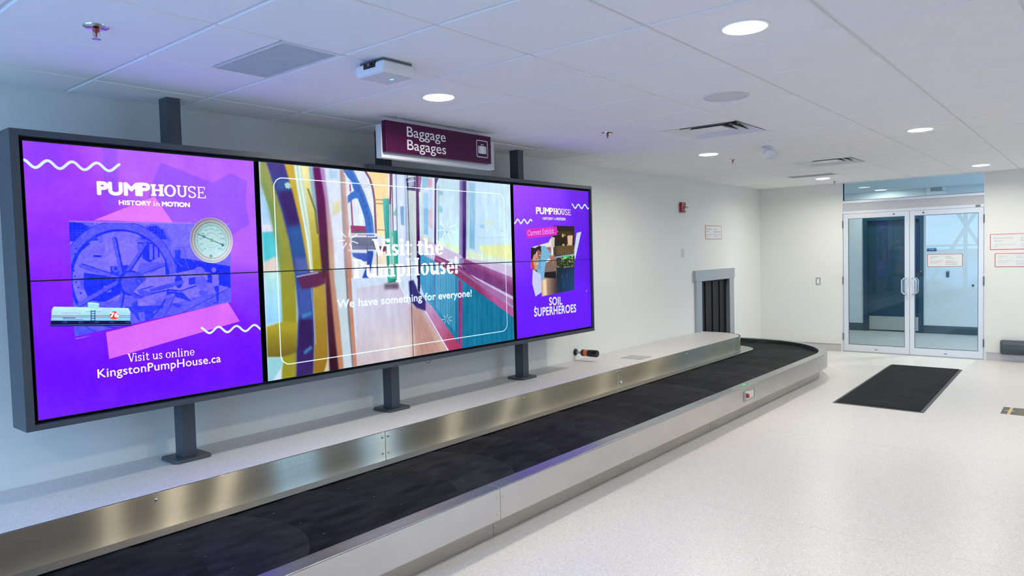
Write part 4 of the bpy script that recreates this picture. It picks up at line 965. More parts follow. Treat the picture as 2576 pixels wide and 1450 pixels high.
kp([(3.296, 1.506), (3.394, 1.503), (3.394, 1.427), (3.329, 1.418), (3.303, 1.425)], (30, 160, 140), 1, 2)
kp([(3.299, 1.42), (3.394, 1.427), (3.396, 1.377), (3.301, 1.385)], (60, 50, 60), 0.85, 5)
# door lines and glazing right of the column
kp([(3.351, 2.189), (3.508, 2.183), (3.511, 1.442), (3.318, 1.45)], (214, 226, 246), 1, 2)
for x_, c_, w_ in ((5, (150, 90, 120), .007), (30, (110, 70, 110), .009), (48, (230, 238, 250), .010), (80, (90, 110, 150), .008), (140, (226, 234, 250), .012), (190, (150, 180, 230), .016)):
    K.line([D(x_,165), D(x_+20,1100)], w_, c_)
K.line([(3.366, 2.187), (3.349, 1.974)], 0.016, (122, 40, 80)); kp([(3.44, 1.954), (3.475, 1.958), (3.472, 1.82), (3.442, 1.826)], (110, 160, 210))
kp([(3.333, 1.778), (3.405, 1.785), (3.401, 1.446), (3.318, 1.45)], lg((3.332, 1.767), (150, 220, 200), (3.4, 1.767), (20, 150, 130))); K.line([(3.357, 1.738), (3.358, 1.535)], 0.008, (230, 210, 225))
kp([(3.413, 1.965), (3.368, 1.894), (3.41, 1.884)], (60, 160, 160), 0.6, 2)
kp([(3.5, 2.182), (3.616, 2.181), (3.592, 1.559), (3.508, 1.561), (3.496, 1.827)], lg((3.491, 1.885), (176, 190, 205), (3.595, 1.888), (214, 226, 224)), 1, 2)
kp([(3.503, 2.156), (3.596, 2.177), (3.595, 2.073), (3.511, 2.074)], (58, 40, 92)); kp([(3.523, 2.151), (3.583, 2.176), (3.58, 2.108), (3.528, 2.096)], (150, 160, 190)); K.line([(3.514, 2.133), (3.59, 2.147)], 0.006, (240, 240, 250))
kp([(3.6, 2.183), (3.626, 2.182), (3.614, 1.437), (3.579, 1.439)], (74, 26, 86)); kp([(3.624, 2.179), (3.657, 2.179), (3.654, 2.094), (3.637, 2.069), (3.624, 2.068)], (150, 90, 130))
kp([(3.658, 2.178), (3.782, 2.177), (3.762, 1.628), (3.622, 1.738), (3.636, 2.057)], lg((3.657, 2.01), (208, 236, 250), (3.758, 2.014), (196, 214, 240)))
kp([(3.661, 2.178), (3.727, 2.178), (3.72, 2.109), (3.657, 2.088)], (140, 190, 225)); kp([(3.721, 2.17), (3.765, 2.173), (3.762, 2.112), (3.72, 2.103)], (216, 150, 175), 0.8, 2)
kp([(3.672, 2.059), (3.718, 2.067), (3.712, 1.83), (3.662, 1.829)], (150, 205, 240), 0.8, 3); kp([(3.712, 1.939), (3.759, 1.941), (3.752, 1.794), (3.711, 1.812)], (222, 190, 210), 0.9, 3); kp([(3.667, 1.95), (3.713, 1.951), (3.704, 1.751), (3.659, 1.76)], (110, 180, 225), 0.7, 2)
K.line([(3.637, 2.063), (3.762, 2.106)], 0.008, (226, 230, 236)); K.line([(3.659, 2.058), (3.646, 1.751)], 0.012, (206, 222, 206))
kp([(3.626, 1.75), (3.745, 1.723), (3.743, 1.671), (3.624, 1.708)], (214, 224, 206), 0.9, 1)
kp([(3.765, 2.176), (3.795, 2.176), (3.766, 1.585), (3.747, 1.585)], (226, 230, 246)); kp([(3.791, 2.18), (3.833, 2.18), (3.806, 2.139), (3.777, 1.585), (3.76, 1.585)], (62, 34, 96))
kp([(3.806, 2.139), (3.842, 2.178), (4.061, 2.178), (4.031, 1.599), (3.791, 1.702)], lg((3.829, 2.078), (196, 226, 236), (3.903, 1.77), (206, 238, 250)))
kp([(3.823, 2.127), (3.835, 2.128), (3.817, 1.708), (3.804, 1.708)], (160, 190, 180)); kp([(3.834, 2.091), (3.873, 2.081), (3.867, 2.056), (3.832, 2.054)], (130, 185, 225), 0.8, 2); kp([(3.832, 1.98), (3.867, 1.956), (3.857, 1.919), (3.829, 1.93)], (110, 180, 220), 0.7, 2)
kp([(3.822, 1.819), (3.861, 1.826), (3.866, 1.733), (3.818, 1.733)], (150, 200, 235), 0.6, 3); kp([(3.795, 1.708), (4.034, 1.669), (4.031, 1.602), (3.795, 1.702)], (226, 238, 208), 0.9, 2); K.ell((3.899, 1.775), 0.006, 0.006, (235, 110, 140))
kp([(4.058, 2.177), (4.098, 2.178), (4.065, 1.418), (4.019, 1.42)], lg((4.049, 1.899), (150, 140, 190), (4.086, 1.899), (96, 70, 156))); kp([(4.096, 2.178), (4.135, 2.178), (4.104, 1.565), (4.069, 1.566)], (56, 24, 100))
kp([(4.135, 2.178), (4.182, 2.179), (4.159, 1.642), (4.104, 1.565)], (176, 200, 222))
kp([(4.178, 2.178), (4.686, 2.178), (4.675, 1.532), (4.116, 1.636)], lg((4.19, 2.032), (186, 222, 240), (4.484, 1.909), (204, 234, 248)))
kp([(4.172, 2.166), (4.24, 2.17), (4.207, 1.635), (4.15, 1.655)], (130, 184, 222), 0.85, 3); kp([(4.252, 1.667), (4.676, 1.678), (4.675, 1.539), (4.318, 1.594)], (236, 238, 166), 0.9, 8); kp([(4.112, 1.639), (4.675, 1.535), (4.675, 1.525), (4.104, 1.568)], (226, 240, 210), 0.8, 4)
kp([(4.279, 1.838), (4.328, 1.839), (4.327, 1.812), (4.283, 1.812)], (150, 205, 240), 0.9, 4); K.ell((4.546, 1.789), 0.006, 0.004, (240, 120, 140)); K.line([(4.235, 1.733), (4.581, 1.736)], 0.005, (186, 212, 226)); kp([(4.34, 1.866), (4.441, 1.867), (4.44, 1.841), (4.338, 1.839)], (220, 236, 180), 0.7, 6)
# sill, wainscot, skirting and floor
kp([(3.616, 1.732), (3.777, 1.683), (4.04, 1.599), (4.076, 1.572), (4.69, 1.496), (4.691, 1.384), (4.363, 1.466), (4.076, 1.575), (3.772, 1.566)], (206, 190, 224))
kp([(3.604, 1.648), (3.772, 1.572), (4.037, 1.528), (4.032, 1.413), (3.771, 1.539)], (206, 190, 224)); 
kp([(4.076, 1.572), (4.691, 1.391), (4.687, 1.287), (4.074, 1.527)], lg((4.364, 1.499), (172, 108, 176), (4.341, 1.44), (130, 60, 118)))
kp([(4.073, 1.498), (4.085, 1.443), (4.683, 1.203), (4.685, 1.245)], (196, 180, 222), 0.8, 2); kp([(4.056, 1.54), (4.687, 1.287), (4.685, 1.231), (4.072, 1.476)], (120, 60, 128))
kp([(4.062, 1.47), (4.683, 1.203), (4.681, 1.147), (4.052, 1.451)], (166, 110, 170)); kp([(4.069, 1.502), (4.091, 1.488), (4.084, 1.437), (4.061, 1.444)], (56, 24, 90))
kp([(3.774, 1.603), (4.036, 1.509), (4.68, 1.133), (4.677, 1.053), (4.022, 1.401), (3.754, 1.542)], lg((4.356, 1.305), (176, 88, 150), (4.304, 1.255), (140, 56, 104)))
kp([(3.773, 1.591), (4.036, 1.49), (4.681, 1.147), (4.68, 1.123), (4.035, 1.467), (3.772, 1.572)], (150, 130, 190), 0.6, 1)
kp([(3.588, 1.636), (3.771, 1.551), (4.032, 1.413), (4.677, 1.053), (4.668, 0.8394), (4.008, 0.8494), (3.821, 1.11), (3.65, 1.284), (3.599, 1.432)], lg((3.698, 1.428), (80, 170, 216), (4.106, 1.183), (10, 118, 158)))
for k in range(22): x_ = 372+21*k; K.line([F(x_, -30+0.62*(x_-372)), F(x_+2, 480+1.35*(x_-420))], 0.0035, (40, 110, 156) if k % 3 else (24, 70, 120), 0.9)
for k in range(12): x_ = 560+20*k; K.line([F(x_+8, 80+0.62*(x_-540)), F(x_+10, 620+1.3*(x_-540))], 0.006, (186, 222, 240), 0.55)
for k in range(10): x_ = 945+60*k; K.line([F(x_, 380+0.70*(x_-945)), F(x_+2, 1180)], 0.0035, (8, 72, 108))
kp([(4.012, 1.408), (4.057, 1.386), (4.032, 0.8659), (3.992, 0.9156)], (150, 66, 130)); K.line([(4.024, 1.401), (4.003, 0.9016)], 0.006, (90, 40, 100))
K.line([(3.757, 1.542), (3.742, 1.216)], 0.008, (90, 100, 160))
kp([(3.028, 1.39), (3.408, 1.423), (3.496, 1.282), (3.607, 1.25), (3.881, 0.8585), (3.86, 0.7916), (3.001, 0.7942)], lg((3.463, 1.26), (206, 198, 222), (3.488, 0.9307), (202, 168, 156)))
kp([(3.502, 1.246), (3.606, 1.226), (3.81, 0.8609), (3.549, 0.863)], (186, 140, 130), 0.75, 14); kp([(3.226, 1.048), (3.533, 1.046), (3.549, 0.863), (3.218, 0.8767)], (232, 206, 190), 0.6, 20); kp([(3.343, 1.006), (3.42, 1.004), (3.424, 0.9087), (3.339, 0.9191)], (240, 206, 140), 0.5, 16)
for k in range(12): K.line([F(270+12*k, 660+10*k), F(270+36*k, 1260)], 0.006, (216, 170, 160) if k % 2 else (190, 130, 124), 0.30, 4)
kp([(3.658, 1.271), (3.723, 1.218), (4.036, 0.8654), (3.881, 0.8585), (3.637, 1.187), (3.607, 1.25)], lg((3.662, 1.185), (190, 150, 196), (3.919, 0.9111), (172, 62, 100)))
K.line([(3.603, 1.251), (3.733, 1.075), (3.883, 0.8583)], 0.010, (214, 214, 240)); K.line([(3.631, 1.224), (3.886, 0.8643)], 0.004, (250, 250, 255))
kp([(3.498, 1.418), (3.542, 1.428), (3.572, 1.373), (3.583, 1.342), (3.658, 1.271), (3.654, 1.192), (3.565, 1.223), (3.504, 1.281)], (44, 36, 110), 0.95, 3); kp([(3.272, 1.412), (3.4, 1.411), (3.398, 1.37), (3.27, 1.372)], (70, 60, 76), 0.8, 6)
K.line([(3.404, 1.417), (3.491, 1.258)], 0.014, (226, 236, 250)); kp([(3.591, 1.624), (3.623, 1.612), (3.603, 1.329), (3.583, 1.348)], (30, 30, 90))
kp([(2.747, 1.314), (3.034, 1.405), (3.312, 1.362), (3.503, 1.142), (3.487, 0.7849), (3.008, 0.8523), (2.844, 0.9296)], (212, 216, 238), 0.55, 30)
K.smooth(2)
kp([(2.788, 2.184), (3.349, 2.192), (4.697, 2.191), (4.697, 1.914), (3.408, 1.767), (2.758, 1.553)], (224, 236, 250), 0.16, 30)
K.a += (K.grain(26, 0.022, 31, ani=(1, 5))+K.grain(9, 0.014, 32, ani=(1, 3)))[..., None]
# the big out-of-focus flywheel on the left
kp([(2.353, 2.189), (2.388, 2.19), (2.469, 1.971), (2.517, 1.787), (2.563, 1.533), (2.558, 1.173), (2.54, 0.8513), (2.432, 0.8323), (2.454, 1.057), (2.457, 1.233), (2.458, 1.525), (2.435, 1.712), (2.4, 1.909), (2.349, 2.053)], lg((2.378, 2.152), (150, 158, 90), (2.5, 1.179), (152, 148, 36)), 1, 4)
kp([(2.349, 1.198), (2.468, 1.222), (2.56, 1.204), (2.548, 1.02), (2.44, 1.003), (2.346, 1.015)], lg((2.432, 1.185), (170, 158, 44), (2.424, 1.005), (112, 96, 30)), 1, 4)
kp([(2.349, 1.01), (2.44, 1.003), (2.45, 0.9564), (2.378, 0.8685), (2.345, 0.8711)], (150, 210, 222), 1, 3)
kp([(2.355, 2.126), (2.385, 2.055), (2.442, 1.861), (2.472, 1.661), (2.464, 1.511), (2.448, 1.512), (2.438, 1.662), (2.385, 1.957)], (96, 150, 110), 0.6, 8)
kp([(2.388, 2.192), (2.519, 2.188), (2.571, 2.066), (2.616, 1.906), (2.655, 1.711), (2.683, 1.524), (2.685, 1.318), (2.682, 1.109), (2.664, 0.8587), (2.538, 0.8568), (2.554, 1.071), (2.572, 1.275), (2.557, 1.518), (2.526, 1.721), (2.483, 1.902), (2.434, 2.058)], lg((2.45, 2.158), (66, 56, 138), (2.574, 1.762), (50, 70, 148)), 1, 4)
kp([(2.436, 2.093), (2.572, 2.086), (2.581, 2.026), (2.466, 2.02)], (52, 96, 160), 0.8, 8); kp([(2.471, 2.011), (2.592, 2.022), (2.612, 1.814), (2.518, 1.802)], (56, 28, 100), 0.9, 8)
kp([(2.529, 1.792), (2.629, 1.804), (2.652, 1.644), (2.555, 1.61)], (44, 92, 160), 0.8, 12); kp([(2.561, 1.61), (2.674, 1.607), (2.682, 1.513), (2.568, 1.507)], (92, 110, 180), 0.7, 8)
kp([(2.576, 1.428), (2.678, 1.423), (2.675, 1.235), (2.573, 1.244)], (66, 92, 172), 0.8, 10); kp([(2.575, 1.223), (2.677, 1.214), (2.675, 1.026), (2.555, 1.03)], (50, 22, 84), 0.95, 6); kp([(2.552, 1.04), (2.675, 1.031), (2.661, 0.8696), (2.541, 0.8666)], (54, 30, 100), 0.95, 6)
for a_, b_ in (((385,310),(395,340)), ((410,300),(420,345)), ((440,310),(450,335))): K.line([C(*a_), C(*b_)], 0.018, (190, 230, 220), 0.9, 3)
for a_, b_ in (((600,560),(680,530)), ((620,1000),(685,945))): K.line([E(*a_), E(*b_)], 0.022, (60, 140, 190), 0.85, 6)
kp([(2.516, 2.185), (2.582, 2.183), (2.618, 1.936), (2.655, 1.711), (2.683, 1.529), (2.659, 1.53), (2.612, 1.814), (2.568, 2.005)], (206, 172, 60), 1, 4)
kp([(2.581, 2.182), (2.632, 2.182), (2.665, 1.917), (2.689, 1.659), (2.695, 1.518), (2.676, 1.519), (2.636, 1.814), (2.607, 1.967)], (196, 222, 200), 0.95, 3)
for q in (500, 545): K.line([C(q,80), C(q+25,300), C(q+80,620), C(q+150,1000), C(q+190,1370)], 0.010, (232, 246, 246), 0.9, 3)
kp([(2.632, 2.182), (2.701, 2.181), (2.728, 1.971), (2.753, 1.711), (2.762, 1.5), (2.694, 1.503), (2.685, 1.711), (2.661, 1.969)], lg((2.65, 2.122), (240, 236, 170), (2.723, 1.606), (170, 156, 40)), 1, 3)
kp([(2.689, 2.18), (2.726, 2.181), (2.745, 1.941), (2.758, 1.816), (2.746, 1.815), (2.705, 2.007)], (132, 176, 206), 0.9, 4); K.line([(2.679, 2.036), (2.725, 1.909), (2.737, 1.763)], 0.012, (60, 70, 50), 0.7, 4)
kp([(2.696, 1.537), (2.776, 1.524), (2.782, 1.258), (2.78, 0.8657), (2.664, 0.864), (2.685, 1.109), (2.685, 1.371)], lg((2.7, 1.37), (176, 150, 60), (2.749, 0.9422), (152, 116, 30)), 1, 3)
K.line([(2.672, 1.424), (2.683, 1.266), (2.689, 1.056)], 0.010, (150, 170, 210), 0.7, 4); kp([(2.778, 0.9598), (2.788, 0.9585), (2.78, 0.863), (2.745, 0.868)], (206, 206, 176), 0.9, 2)
kp([(2.573, 1.49), (2.646, 1.508), (2.782, 1.524), (2.784, 1.439), (2.715, 1.419), (2.605, 1.409)], (92, 34, 78), 0.95, 4); K.line([(2.573, 1.49), (2.645, 1.5), (2.725, 1.51)], 0.010, (176, 190, 220), 0.8, 3)
kp([(2.721, 2.181), (2.778, 2.182), (2.809, 1.975), (2.822, 1.764), (2.824, 1.471), (2.761, 1.474), (2.747, 1.711), (2.737, 1.972)], lg((2.748, 2.129), (104, 14, 92), (2.786, 1.605), (74, 36, 60)), 1, 4)
kp([(2.774, 2.181), (2.806, 2.181), (2.828, 1.976), (2.855, 1.71), (2.86, 1.469), (2.818, 1.471), (2.812, 1.764), (2.803, 1.975)], lg((2.785, 2.131), (170, 130, 196), (2.839, 1.657), (200, 160, 140)), 0.95, 5)
kp([(2.779, 1.529), (2.827, 1.528), (2.848, 1.145), (2.868, 0.8667), (2.787, 0.8648), (2.784, 1.152)], lg((2.792, 1.47), (92, 42, 60), (2.819, 0.933), (52, 14, 34)), 1, 4)
kp([(2.811, 1.528), (2.846, 1.527), (2.887, 1.142), (2.901, 0.8702), (2.858, 0.8654), (2.835, 1.147)], lg((2.824, 1.469), (186, 140, 120), (2.877, 0.9253), (190, 124, 84)), 0.95, 4)
kp([(2.853, 1.527), (2.944, 1.524), (2.965, 0.875), (2.904, 0.8697), (2.883, 1.196)], (196, 216, 228), 0.95, 4)
kp([(2.941, 1.518), (2.957, 1.518), (2.985, 0.8722), (2.968, 0.8691), (2.949, 1.191)], (128, 118, 120), 1, 3); kp([(2.956, 1.518), (2.986, 1.517), (2.992, 1.242), (3.009, 0.8717), (2.983, 0.8698), (2.965, 1.244)], (196, 132, 108), 1, 2)
K.a += (K.grain(6, 0.012, 11)+K.grain(40, 0.015, 12))[..., None]
# overlay: rounded outline, words and sparks
def rr(x0_, z0_, x1_, z1_, r_):
    pts = []
    for cx, cz, a0 in ((x1_-r_, z1_-r_, 0), (x0_+r_, z1_-r_, 90), (x0_+r_, z0_+r_, 180), (x1_-r_, z0_+r_, 270)):
        for k in range(9): a = math.radians(a0+k*90/8); pts.append((cx+r_*math.cos(a), cz+r_*math.sin(a)))
    return pts+[pts[0]]
ax0, az1 = (2.437, 1.92)[0], (3.07, 2.096)[1]; ax1, az0 = (4.585, 1.396)[0], (3.018, 0.9541)[1]
K.line(rr(ax0, az0, ax1, az1, 0.062), 0.0062, (242, 252, 255), 0.95)
K.serif('Visit the', (3.176, 1.608), (3.854, 1.605), (3.181, 1.724)[1]-(3.176, 1.608)[1], W_, 0.98, T=0.150, th=0.060)
K.serif('PumpHouse!', (3.005, 1.461), (4.014, 1.457), (3.478, 1.585)[1]-(3.472, 1.458)[1], W_, 0.98, T=0.150, th=0.060)
K.text('We have something for everyone!', (2.868, 1.272), (4.158, 1.269), 0.052, (240, 248, 255), 0.95, bold=0.022, spacing=1.02)
def burst(cfun, cx, cy, rr_, n0, al, w_):
    for k in range(n0):
        a = math.radians(20+k*360/n0); K.line([cfun(cx+rr_[0]*math.cos(a), cy+rr_[0]*math.sin(a)), cfun(cx+rr_[1]*math.cos(a), cy+rr_[1]*math.sin(a))], w_, (255, 255, 255), al)
burst(C, 1145, 985, (48, 122), 7, 0.9, 0.0065); burst(D, 700, 860, (45, 115), 7, 0.75, 0.0055); burst(F, 700, 790, (22, 62), 7, 0.7, 0.0045)

# ---- right screens
R = Canvas(4.709, 5.877, Z0, Z1)
R.a[:] = 0
R.poly([(4.6, .8), (6, .8), (6, 2.3), (4.6, 2.3)], lg((4.761, 2.167), (164, 78, 255), (5.339, 1.316), (96, 20, 238)))
R.poly([(4.662, 1.349), (5.925, 1.347), (5.9, 0.6951), (4.641, 0.8379)], (106, 22, 250), 0.7, soft=60)
R.poly([(5.47, 2.206), (5.959, 2.233), (5.923, 1.288), (5.631, 1.302)], (92, 12, 226), 0.6, soft=60)
hs = (5.026, 2.004)[1]-(5.024, 1.948)[1]
R.text('PUM', (5.024, 1.946), (5.219, 1.946), hs, W_, bold=0.028); R.text('P', (5.223, 1.946), (5.271, 1.946), hs, W_, bold=0.022)
for ch, a, b_, T_, t_ in (('H', 404, 436, .17, .09), ('O', 436, 468, .13, .08), ('U', 469, 498, .10, .06), ('S', 500, 524, .08, .045), ('E', 525, 550, .07, .042)):
    R.serif(ch, G(a, 326+(a-404)*0.07), G(b_, 328+(b_-404)*0.06), hs*0.98, W_, T=T_, th=t_)
R.text('HISTORY', (5.115, 1.895), (5.269, 1.895), 0.0215, (230, 235, 255), bold=0.045); R.serif('in', (5.276, 1.895), (5.313, 1.895), 0.024, (230, 235, 255), T=.1, th=.045); R.text('MOTION', (5.321, 1.895), (5.463, 1.895), 0.0225, (230, 235, 255), bold=0.045)
sq = lambda p, n_, wx, ph_: [G(p[0]+wx*k/(12*n_), p[1]+16*math.sin(2*PI*k/12+ph_)+p[2]*k/(12*n_)) for k in range(12*n_+1)]
R.line(sq((78,386,2), 3, 160, 1.2)[:34], 0.0155, (214, 236, 255)); R.line(sq((558,260,6), 3, 160, -1.5), 0.0155, (214, 236, 255))
R.poly([(4.952, 1.453), (5.07, 1.436), (5.073, 1.248), (4.982, 1.216), (4.94, 1.335)], (200, 206, 240)); R.poly([(5.642, 1.78), (5.722, 1.792), (5.648, 1.622), (5.604, 1.518), (5.591, 1.6)], (206, 216, 250))
pp = [(4.936, 1.65), (5.191, 1.691), (5.241, 1.742), (5.276, 1.844), (5.608, 1.843), (5.579, 1.242), (5.075, 1.21), (5.072, 1.404), (4.925, 1.471)]
U_ = Canvas(4.709, 5.877, Z0, Z1); U_.a[:] = np.array([70, 60, 50], np.float32)/255; up_ = lambda p, c, al=1, so=0: U_.poly(p, c, al, so)
up_([(5.276, 1.844), (5.608, 1.843), (5.601, 1.657), (5.269, 1.66)], (38, 26, 16)); up_([(5.339, 1.792), (5.571, 1.793), (5.569, 1.759), (5.338, 1.759)], (66, 44, 26), 1, 4)
for x_, y_, r_ in ((482,505,.016), (500,500,.008), (487,590,.02), (520,585,.01), (440,470,.006)): U_.ell(G(x_,y_), r_, r_, (250, 214, 140), 0.9, soft=6)
up_([(5.487, 1.754), (5.579, 1.759), (5.565, 1.657), (5.494, 1.658)], (226, 190, 150), 1, 3); up_([(5.315, 1.659), (5.601, 1.663), (5.598, 1.572), (5.312, 1.577)], (96, 74, 46), 1, 3)
for k in range(14): U_.line([G(435+10*k, 660), G(440+10*k, 600+(k*29) % 40)], 0.004, (150, 140, 70) if k % 2 else (60, 50, 30), 0.8)
up_([(5.283, 1.561), (5.598, 1.583), (5.597, 1.566), (5.282, 1.544)], (150, 160, 200)); up_([(5.311, 1.549), (5.597, 1.564), (5.593, 1.452), (5.325, 1.449)], (36, 48, 30))
rs = random.Random(3)
for k in range(46): x_, y_ = rs.uniform(445, 572), rs.uniform(690, 775); U_.line([G(x_,y_), G(x_+rs.uniform(-22,22), y_+rs.uniform(-14,14))], 0.005, rs.choice([(214, 186, 110), (170, 150, 80), (70, 160, 60), (230, 210, 150)]))
for k in range(10): x_ = rs.uniform(470, 575); U_.ell(G(x_, rs.uniform(672, 700)), 0.014, 0.010, rs.choice([(60, 200, 90), (30, 160, 60), (130, 220, 100)]))
up_([(5.298, 1.456), (5.593, 1.458), (5.584, 1.236), (5.288, 1.23)], lg((5.307, 1.45), (16, 34, 44), (5.55, 1.26), (20, 62, 110)))
for k in range(9): x_ = 500+rs.uniform(-30, 60); U_.line([G(x_,820), G(x_+rs.uniform(-40,40), 940)], 0.003, (60, 110, 160), 0.6)
up_([(5.073, 1.522), (5.311, 1.549), (5.303, 1.362), (5.102, 1.371)], (130, 104, 96), 1, 3); up_([(5.108, 1.424), (5.296, 1.428), (5.299, 1.362), (5.129, 1.364)], (20, 18, 26))
up_([(5.067, 1.383), (5.312, 1.361), (5.316, 1.223), (5.06, 1.206)], lg((5.101, 1.327), (216, 176, 130), (5.301, 1.318), (60, 50, 60)), 1, 2); up_([(5.098, 1.36), (5.147, 1.358), (5.15, 1.216), (5.1, 1.219)], (246, 226, 190), 0.8, 3)
up_([(4.931, 1.657), (5.262, 1.736), (5.264, 1.539), (4.923, 1.452)], (226, 228, 226)); up_([(5.159, 1.65), (5.231, 1.649), (5.227, 1.551), (5.155, 1.553)], (160, 70, 60), 0.8, 3); up_([(5.235, 1.742), (5.29, 1.736), (5.281, 1.649), (5.237, 1.649)], (206, 196, 186))
up_([(5.061, 1.661), (5.141, 1.661), (5.22, 1.595), (5.255, 1.55), (5.163, 1.542), (5.134, 1.477), (5.111, 1.359), (5.066, 1.351), (5.004, 1.46), (5.022, 1.555)], (120, 182, 220)); up_([(5.007, 1.545), (5.074, 1.554), (5.07, 1.458), (5.017, 1.449)], (80, 150, 200), 0.6, 3)
up_([(5.201, 1.573), (5.278, 1.574), (5.28, 1.539), (5.261, 1.484), (5.25, 1.518), (5.217, 1.524)], (176, 120, 96)); U_.line([(5.251, 1.551), (5.258, 1.487)], 0.012, (170, 110, 90))
U_.ell((5.052, 1.608), 0.030, 0.062, (150, 92, 74)); up_([(5.005, 1.651), (5.079, 1.661), (5.08, 1.608), (5.042, 1.63), (5.01, 1.609)], (36, 24, 24), 1, 1)
U_.ell((4.986, 1.524), 0.052, 0.078, (206, 150, 130)); up_([(4.932, 1.652), (5.011, 1.641), (5.009, 1.598), (4.971, 1.583), (4.948, 1.536), (4.928, 1.547)], (34, 22, 24), 1, 2); up_([(4.928, 1.547), (4.955, 1.536), (4.983, 1.45), (4.925, 1.463)], (180, 30, 40), 0.7, 3)
U_.line([(5.005, 1.5), (5.03, 1.504)], 0.006, (250, 236, 230)); U_.line([(5.049, 1.574), (5.072, 1.578)], 0.005, (250, 236, 230)); U_.ell((5.008, 1.551), 0.006, 0.005, (40, 20, 20)); U_.ell((5.063, 1.621), 0.005, 0.005, (40, 20, 20))
U_.smooth(1); U_.a += U_.grain(3, 0.02, 21)[..., None]
b = (0, R.w, 0, R.h); m = R.pmask(b, pp); R.a += (np.clip(U_.a, 0, 1)-R.a)*m[..., None]
R.poly([(4.871, 1.811), (5.326, 1.839), (5.33, 1.759), (4.878, 1.726)], (214, 40, 196)); R.serif('Current Exhibit...', (4.894, 1.751), (5.309, 1.776), 0.047, (250, 226, 250), T=0.065, th=0.038)
R.text('SOIL', (5.183, 1.124), (5.382, 1.118), 0.070, (226, 236, 255), bold=0.022, spacing=1.08); R.text('SUPERHEROES', (4.959, 1.041), (5.604, 1.031), 0.072, (226, 236, 255), bold=0.022, spacing=1.08)
R.ell((5.788, 1.219), 0.007, 0.006, (180, 200, 250)); R.ell((4.976, 1.123), 0.009, 0.008, (150, 220, 250))
R.a += (R.grain(14, 0.010, 17))[..., None]

def screen_mat(nm, cv):
    im = bpy.data.images.new(nm, cv.w, cv.h, alpha=False, float_buffer=False)
    px = np.ones((cv.h, cv.w, 4), np.float32); c_ = np.clip(cv.a, 0, 1); l_ = np.where(c_ < 0.04045, c_/12.92, ((c_+0.055)/1.055)**2.4)
    k_ = np.clip((l_-0.80)/0.20, 0, 1); l_ = l_*(1/SCREEN+(1-1/SCREEN)*k_*k_)      # full-drive channels glow brighter than the film can hold
    px[..., :3] = np.where(l_ < 0.0031308, l_*12.92, 1.055*l_**(1/2.4)-0.055); im.pixels.foreach_set(px.ravel()); im.update(); im.pack()
    m = bpy.data.materials.new(nm); m.use_nodes = True; nt = m.node_tree; bs = nt.nodes['Principled BSDF']
    bs.inputs['Base Color'].default_value = (0.002, 0.002, 0.003, 1); bs.inputs['Roughness'].default_value = 0.5; bs.inputs['Specular IOR Level'].default_value = 0.08
    tx = nt.nodes.new('ShaderNodeTexImage'); tx.image = im; tx.interpolation = 'Linear'; tx.extension = 'EXTEND'
    nt.links.new(tx.outputs[0], bs.inputs['Emission Color']); bs.inputs['Emission Strength'].default_value = SCREEN
    return m
SM = [screen_mat('left_picture', L), screen_mat('centre_picture', K), screen_mat('right_picture', R)]

# ------------------------------------------------------------------ the video wall itself
vw = thing('video_wall', (3.48, 3.95, DZ), 'eight-screen video wall in a charcoal frame on three posts, showing purple museum adverts', 'video wall')
YF = 3.85
FX0, FX1, FZ0, FZ1 = 1.0815, 5.885, 0.825, 2.232
IX0, IX1, IZ0, IZ1 = 1.119, 5.868, 0.852, 2.202
obj('frame_side', MB().box(FX0, IX0, YF, 4.04, FZ0, FZ1), M_post, vw, bevel=0.0015)
obj('frame_side', MB().box(IX1, FX1, YF, 4.04, FZ0, FZ1), M_post, vw, bevel=0.0015)
for a, b in ((IX0, 3.49), (3.492, IX1)):
    obj('frame_rail', MB().box(a, b, YF, 4.04, IZ1, FZ1), M_post, vw, bevel=0.001)
    obj('frame_rail', MB().box(a, b, YF, 4.04, FZ0, IZ0), M_post, vw, bevel=0.001)
obj('back_panel', MB().box(IX0, IX1, 3.93, 4.03, IZ0, IZ1), M_black, vw)
cols = [(1.139, 2.310, 0), (2.344, 3.5155, 1), (3.5205, 4.673, 1), (4.713, 5.860, 2)]
cvs = [L, K, R]; zm = 1.5275
for a, b, q in cols:
    for c, d in ((Z0+0.003, zm-0.0025), (zm+0.0025, Z1-0.002)):
        mon = obj('monitor', MB().box(a-0.002, b+0.002, 3.873, 3.93, c-0.002, d+0.002), M_black, vw)
        me = bpy.data.meshes.new('screen'); me.from_pydata([(a+.001, 3.8715, c+.001), (b-.001, 3.8715, c+.001), (b-.001, 3.8715, d-.001), (a+.001, 3.8715, d-.001),
            (a+.001, 3.8735, c+.001), (b-.001, 3.8735, c+.001), (b-.001, 3.8735, d-.001), (a+.001, 3.8735, d-.001)], [], [(0, 1, 2, 3), (0, 4, 5, 1), (1, 5, 6, 2), (2, 6, 7, 3), (3, 7, 4, 0)]); me.update()
        uv = me.uv_layers.new(name='uv'); cv = cvs[q]; W2, H2 = cv.w/PPM, cv.h/PPM
        for lp in me.loops:
            co = me.vertices[lp.vertex_index].co; uv.data[lp.index].uv = ((co.x-cv.x0)/W2, (co.z-cv.z0)/H2)
        me.materials.append(SM[q]); so_ = bpy.data.objects.new('screen', me); col.objects.link(so_); so_.parent = mon; so_.location = (0, 0, 0)
        so_['label'] = ('lit screen with purple advert of a flywheel', 'lit screen with a museum interior', 'lit purple screen advertising an exhibit')[q]
